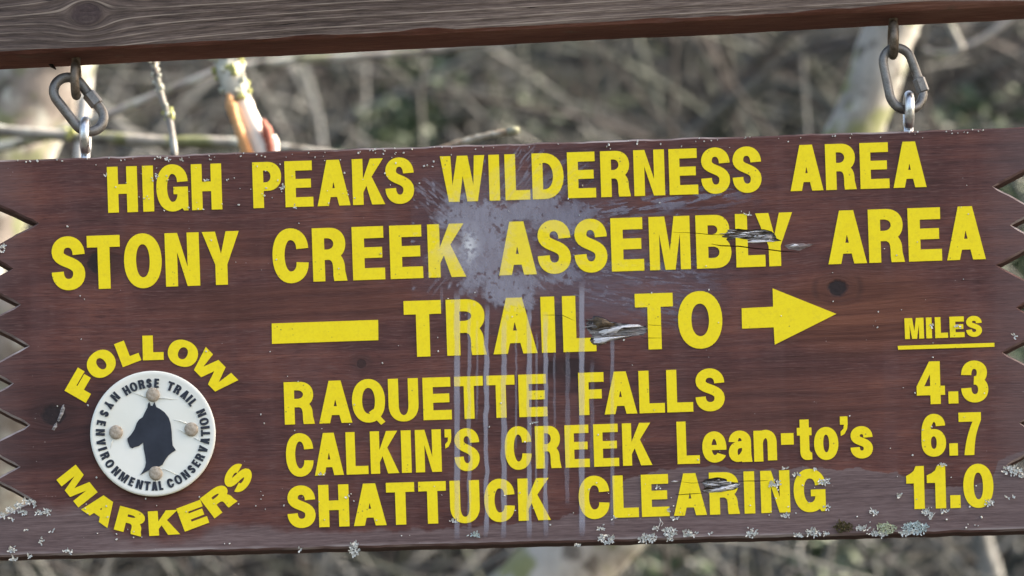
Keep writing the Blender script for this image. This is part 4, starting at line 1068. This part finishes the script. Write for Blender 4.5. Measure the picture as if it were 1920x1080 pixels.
def limb(pix, widths, y, n=8, sides=14, jit=.03, seed=1, yv=None):
    """swept limb through pixel points at depth y (or yv per point); widths in pixels"""
    ys = yv or [y] * len(pix)
    P = spline([W(a, b, d) for (a, b), d in zip(pix, ys)], n)
    wid = []; m = len(widths)
    for i in range(len(P)):
        t = i / (len(P) - 1) * (m - 1); k = min(int(t), m - 2); wid.append(pxm(widths[k] + (widths[k + 1] - widths[k]) * (t - k), y) / 2)
    rg = random.Random(seed); wid = [w * (1 + rg.uniform(-jit, jit)) for w in wid]
    return P, wid
def tree(name, label, cat, pix, widths, y, mat, seed, yv=None, group=None, sides=16, root_to_ground=True, cap_h=0, branches=0):
    P, wd = limb(pix, widths, y, seed=seed, yv=yv)
    rg = random.Random(seed)
    if root_to_ground:      # carry the trunk on down to the slope
        p = P[-1].copy(); d = (P[-1] - P[-4]); d.y = 0; d.normalize(); d = (d + Vector((0, 0, -1.2))).normalized(); r = wd[-1]
        while p.z > hz(p.x, p.y) - .08:
            p = p + d * .12; r *= 1.02; P.append(p.copy()); wd.append(r)
    if cap_h:               # and on up above the picture
        p = P[0].copy(); d = (P[0] - P[3]).normalized(); r = wd[0]; Q = []; R = []
        for i in range(int(cap_h / .15)):
            d = (d + Vector((rg.uniform(-.06, .06), rg.uniform(-.06, .06), .05))).normalized(); p = p + d * .15; r *= .955
            Q.append(p.copy()); R.append(r)
        P = Q[::-1] + P; wd = R[::-1] + wd
    base = P[-1] if P[-1].z < P[0].z else P[0]
    root = empty(name, base)
    tag(root, label, cat, group)
    b = MB(); b.tube([p - base for p in P], wd, sides, jit=.04, rng=rg); b.build('trunk' if cat == 'tree' else 'stem', M[mat], root, True)
    if branches:
        b = MB()
        def fork(p, d, r, depth):
            pts = [p]; rr = [r]
            for i in range(6):
                d = (d + Vector((rg.uniform(-.25, .25), rg.uniform(-.25, .25), rg.uniform(-.05, .2)))).normalized(); p = p + d * rg.uniform(.09, .17) * (1 if depth else .8)
                pts.append(p); rr.append(r * (1 - i / 7.5))
                if depth and rg.random() < .7: fork(p, (d + Vector((rg.uniform(-1, 1), rg.uniform(-1, 1), rg.uniform(-.2, .6)))).normalized(), rr[-1] * .6, depth - 1)
            b.tube([q - base for q in pts], rr, 5)
        k = int(cap_h / .15)
        for i in range(branches):
            j = rg.randrange(0, max(1, k - 6)); a = rg.uniform(0, 6.28)
            fork(P[j], Vector((math.cos(a), math.sin(a), .5)).normalized(), wd[j] * .5, 2)
        b.build('crown', M[mat], root)
    return root, P, wd
tree('leaning_tree', 'leaning pale lichened tree trunk behind the right end of the sign', 'tree', [(1705, -20), (1668, 60), (1605, 240), (1450, 560), (1250, 860), (1065, 1060), (900, 1220)], [100, 100, 104, 120, 140, 165, 190], 2.2, 'bark_pale', 3, cap_h=2.6, branches=7)
tree('leaning_tree', 'thick pinkish grey tree trunk behind the left end of the sign', 'tree', [(120, -60), (60, 125), (-15, 290), (-82, 440), (-150, 600), (-240, 800), (-350, 1050)], [205, 210, 215, 222, 240, 262, 280], 2.3, 'bark_left', 4, cap_h=2.6, branches=7)
r, P, w = tree('tree_stump', 'beige grey stump seen through the notches in the left end of the sign', 'stump', [(40, 470), (36, 520), (30, 640), (10, 800), (-50, 930), (-190, 1060), (-260, 1250)], [60, 250, 270, 275, 250, 230, 240], 3.1, 'bark_stump', 25)
tree('sunlit_branch', 'slender sunlit branch beside the thick trunk at left', 'branch', [(182, -160), (176, 20), (166, 125), (152, 290), (140, 450), (100, 620), (40, 760)], [17, 18, 18, 20, 22, 26, 30], 2.75, 'bark_sunlit', 5, sides=10, root_to_ground=False)
def clumps(root, base, P, wd, mat, n, seed, lo=0, hi=1.0, size=(.5, 1.1), name='lichen'):
    rg = random.Random(seed); b = MB()
    for i in range(n):
        k = min(len(P) - 1, int(rg.uniform(lo, hi) * (min(len(P), 41) - 1))); a = rg.uniform(0, 6.28); r = wd[k]
        c = P[k] - base + Vector((math.cos(a) * r, math.sin(a) * r, rg.uniform(-1, 1) * r * 1.2)); s = r * rg.uniform(*size)
        bm = bmesh.new(); bmesh.ops.create_icosphere(bm, subdivisions=1, radius=s)
        for v in bm.verts: v.co = v.co * (1 + rg.uniform(-.35, .35)) + c
        bm.verts.index_update()
        b.add([v.co.copy() for v in bm.verts], [tuple(v.index for v in f.verts) for f in bm.faces]); bm.free()
    return b.build(name, M[mat], root)
M['lichen_yel'] = simple('yellow_green_lichen', (.20, .22, .07), (.46, .47, .22), 90, .95, bump=.5, bdist=.003)
M['lichen_pale'] = simple('pale_branch_lichen', (.34, .36, .30), (.60, .62, .54), 90, .95, bump=.5, bdist=.003)
# thin lichened twig
r, P, w = tree('lichened_twig', 'thin grey twig with lichen tuft hanging left of the broken branch', 'twig', [(120, -700), (262, -260), (282, 60), (290, 125), (303, 182), (318, 228), (328, 300), (336, 420), (340, 520)], [26, 20, 15, 13, 12, 13, 13, 12, 6], .65, 'bark_grey', 8, sides=9, root_to_ground=False, yv=[2.1, 1.3, .7, .65, .65, .65, .65, .66, .66])
base = Vector(r.location)
clumps(r, base, P, w, 'lichen_yel', 9, 3, .93, .99, (.4, .9)); clumps(r, base, P, w, 'lichen_pale', 26, 4, .5, 1.0, (.3, .8))
# broken branch with exposed heartwood
def broken_branch():
    y = .95
    P, w = limb([(160, -560), (330, -230), (405, 20), (428, 120), (452, 190), (478, 250), (505, 330), (530, 430), (548, 520)], [58, 54, 50, 50, 42, 44, 46, 36, 10], y, seed=2, yv=[2.2, 1.5, 1.0, y, y, y, y, y, y])
    root = empty('broken_branch', P[-1]); base = P[-1]
    tag(root, 'snapped branch with pale peeled wood and orange heartwood behind the word HIGH', 'branch')
    rg = random.Random(9); b = MB(); b.tube([q - base for q in P[:33]], [x * 1.0 for x in w[:33]], 14, jit=.08, rng=rg); b.build('bark', M['bark_lichen'], root, True)
    b = MB(); b.tube([q - base for q in P[31:]], [x * .92 for x in w[31:]], 14, jit=.06, rng=rg); b.build('peeled_wood', M['pale_wood'], root, True)
    # torn orange strip along the left
    Q, v = limb([(428, 175), (434, 200), (444, 232), (455, 262), (468, 300), (486, 370)], [8, 22, 17, 20, 24, 16], y - .014, seed=6)
    b = MB(); b.tube([q - base for q in Q], v, 9, jit=.10, rng=rg); b.build('heartwood', M['orange_wood'], root, True)
    Q, v = limb([(492, 225), (500, 245), (506, 270), (512, 310)], [8, 20, 16, 12], y - .012, seed=6)
    b = MB(); b.tube([q - base for q in Q], v, 9, jit=.12, rng=rg); b.build('inner_bark', M['red_bark'], root, True)
    Q, v = limb([(510, 255), (514, 270), (517, 300)], [14, 18, 16], y - .01, seed=6)
    b = MB(); b.tube([q - base for q in Q], v, 9, jit=.12, rng=rg); b.build('splinter', M['pale_wood'], root, True)
    clumps(root, base, P[:33], w[:33], 'lichen_yel', 26, 5, .68, .95, (.15, .42)); clumps(root, base, P[:33], w[:33], 'lichen_pale', 40, 6, .6, 1.0, (.15, .4))
broken_branch()
def loose(name, label, cat, pix, widths, y, mat, seed, sides=9, yv=None, tip=None):
    P, w = limb(pix, widths, y, seed=seed, yv=yv); base = min(P, key=lambda p: p.z)
    root = empty(name, base); tag(root, label, cat)
    b = MB(); b.tube([p - base for p in P], w, sides, jit=.07, rng=random.Random(seed)); b.build('stem', M[mat], root, True)
    if tip:
        b = MB(); d = (P[-1] - P[-2]).normalized(); b.tube([P[-1] - base - d * .002, P[-1] - base + d * .006, P[-1] - base + d * .010], [w[-1] * 1.15, w[-1] * 1.2, w[-1] * .8], sides); b.build('cut_end', M[tip], root, True)
    return root, P, w
loose('bare_branch', 'thin grey branch slanting from the left link up to the broken branch', 'branch', [(-120, 300), (60, 262), (200, 216), (300, 176), (412, 130), (560, 60)], [20, 19, 18, 16, 14, 12], 1.9, 'bark_grey', 12)
rr, P, w = loose('bare_branch', 'pale level branch just above the sign beside the left link', 'branch', [(-60, 240), (60, 250), (190, 258), (300, 266), (400, 266), (480, 272), (700, 300)], [22, 22, 24, 22, 20, 20, 16], 1.5, 'bark_pale', 13)
clumps(rr, Vector(rr.location), P, w, 'lichen_yel', 5, 3, .28, .34, (.4, .8))
loose('cut_twig', 'tan twig with pale cut end poking above the sign over WILDERNESS', 'twig', [(700, 330), (800, 292), (850, 272), (905, 256), (955, 247)], [15, 14, 13, 12, 13], .8, 'bark_tan', 14, tip='bark_grey')
loose('bare_branch', 'curved pinkish branch looping behind the right link', 'branch', [(1730, 95), (1765, 102), (1800, 92), (1790, 65), (1778, 30), (1790, -40)], [14, 13, 13, 13, 12, 10], 3.0, 'bark_pale', 15)
loose('bare_branch', 'faint grey branch sweeping from the pink loop to the right edge', 'branch', [(1790, 96), (1840, 74), (1900, 30), (1980, -40)], [12, 11, 11, 10], 3.1, 'bark_grey', 16)
loose('bare_branch', 'long pale branch close under the beam above PEAKS', 'branch', [(420, 130), (560, 112), (700, 104), (820, 92), (1000, 60)], [18, 18, 17, 16, 15], 2.6, 'bark_grey', 17)
loose('bare_branch', 'pale upright stem under the lower right corner of the sign', 'branch', [(1830, 960), (1845, 1030), (1862, 1100), (1870, 1300)], [40, 40, 42, 44], 3.4, 'brush_pale', 18)

# ------------------------------------------------------------------ brush on the hillside: one uncountable tangle per kind
def brush(name, label, n, seed, mat, yr, rpx, lean, xr=(-2.6, 2.6), length=(.35, 1.5)):
    rg = random.Random(seed); b = MB()
    for i in range(n):
        y = rg.uniform(*yr); x = rg.uniform(*xr) * (DIST + y) / 10
        p = Vector((x, y, hz(x, y) - .03)); L = rg.uniform(*length); k = 7
        d = Vector((rg.gauss(0, lean), rg.gauss(-.25, lean * .7), 1)).normalized(); bend = Vector((rg.gauss(0, .34), rg.gauss(0, .2), rg.uniform(-.5, .05)))
        r0 = pxm(rg.uniform(*rpx), y) / 2; pts = [p]; rr = [r0]
        for j in range(k):
            d = (d + bend * .55 + Vector((rg.gauss(0, .16), rg.gauss(0, .1), rg.gauss(0, .1)))).normalized(); p = p + d * L / k
            pts.append(p); rr.append(r0 * (1 - .1 * j))
            if j > 1 and rg.random() < .33:
                q = p.copy(); e = (d + Vector((rg.gauss(0, .8), rg.gauss(0, .6), rg.gauss(0, .5)))).normalized(); qq = [q]; qr = [rr[-1] * .6]
                for m in range(3):
                    e = (e + Vector((rg.gauss(0, .2), rg.gauss(0, .2), -.1))).normalized(); q = q + e * L * .12; qq.append(q); qr.append(rr[-1] * (.5 - .12 * m))
                b.tube(qq, qr, 4)
        b.tube(pts, rr, 5)
    o = b.build(name, M[mat], None); tag(o, label, 'brush', kind='stuff'); return o
M['brush_grey'] = simple('grey_brush_bark', (.038, .040, .039), (.135, .138, .136), 6, .9, bump=0)
M['brush_brown'] = simple('brown_brush_bark', (.025, .022, .021), (.072, .064, .062), 6, .9, bump=0)
M['brush_olive'] = simple('olive_brush_bark', (.022, .026, .022), (.070, .078, .066), 6, .9, bump=0)
brush('grey_brush', 'tangle of bare grey brush covering the hillside', 900, 21, 'brush_grey', (3.0, 8.2), (7, 22), .42)
brush('brown_brush', 'tangle of reddish brown bare brush on the hillside', 550, 22, 'brush_brown', (3.2, 8.2), (6, 22), .5)
brush('olive_brush', 'mossy olive brush low on the hillside', 550, 23, 'brush_olive', (3.0, 8.2), (7, 24), .45)
brush('pale_brush', 'scattered pale bare stems in front of the hillside brush', 150, 27, 'brush_pale', (2.8, 6.0), (7, 15), .38, length=(.8, 2.2))
def leaves(name, label, spots, seed, mat):
    rg = random.Random(seed); b = MB()
    for (px, py, y, rpx_, n) in spots:
        for i in range(int(n * .9)):
            c = W(px + rg.gauss(0, rpx_), py + rg.gauss(0, rpx_ * .7), y + rg.gauss(0, .2)); s = rg.uniform(.010, .026)
            m = Matrix.Rotation(rg.uniform(0, 6.3), 3, 'Z') @ Matrix.Rotation(rg.uniform(-1.2, 1.2), 3, 'X') @ Matrix.Rotation(rg.uniform(-1, 1), 3, 'Y')
            v = [m @ Vector(q) * s + c for q in ((-1, 0, 0), (-.3, -.42, .06), (.5, -.36, .05), (1, 0, -.06), (.5, .36, .05), (-.3, .42, .06))]
            b.add(v, [(0, 1, 2, 3), (0, 3, 4, 5)])
    o = b.build(name, M[mat], None); tag(o, label, 'leaves', kind='stuff')
M['leaf_green'] = simple('evergreen_leaf', (.022, .037, .021), (.050, .078, .043), 12, .6, bump=0)
leaves('green_leaves', 'soft patches of small green leaves among the brush', [(755, 235, 5.6, 40, 200), (800, 130, 6.2, 36, 80), (1840, 215, 5.6, 45, 80), (1000, 200, 6.2, 40, 60), (1890, 350, 5.0, 45, 420), (1900, 520, 5.0, 45, 420), (1905, 660, 5.0, 40, 350), (1250, 1060, 4.2, 60, 110), (1560, 1060, 4.2, 50, 110)], 31, 'leaf_green')
bpy.data.objects.remove(cutter)
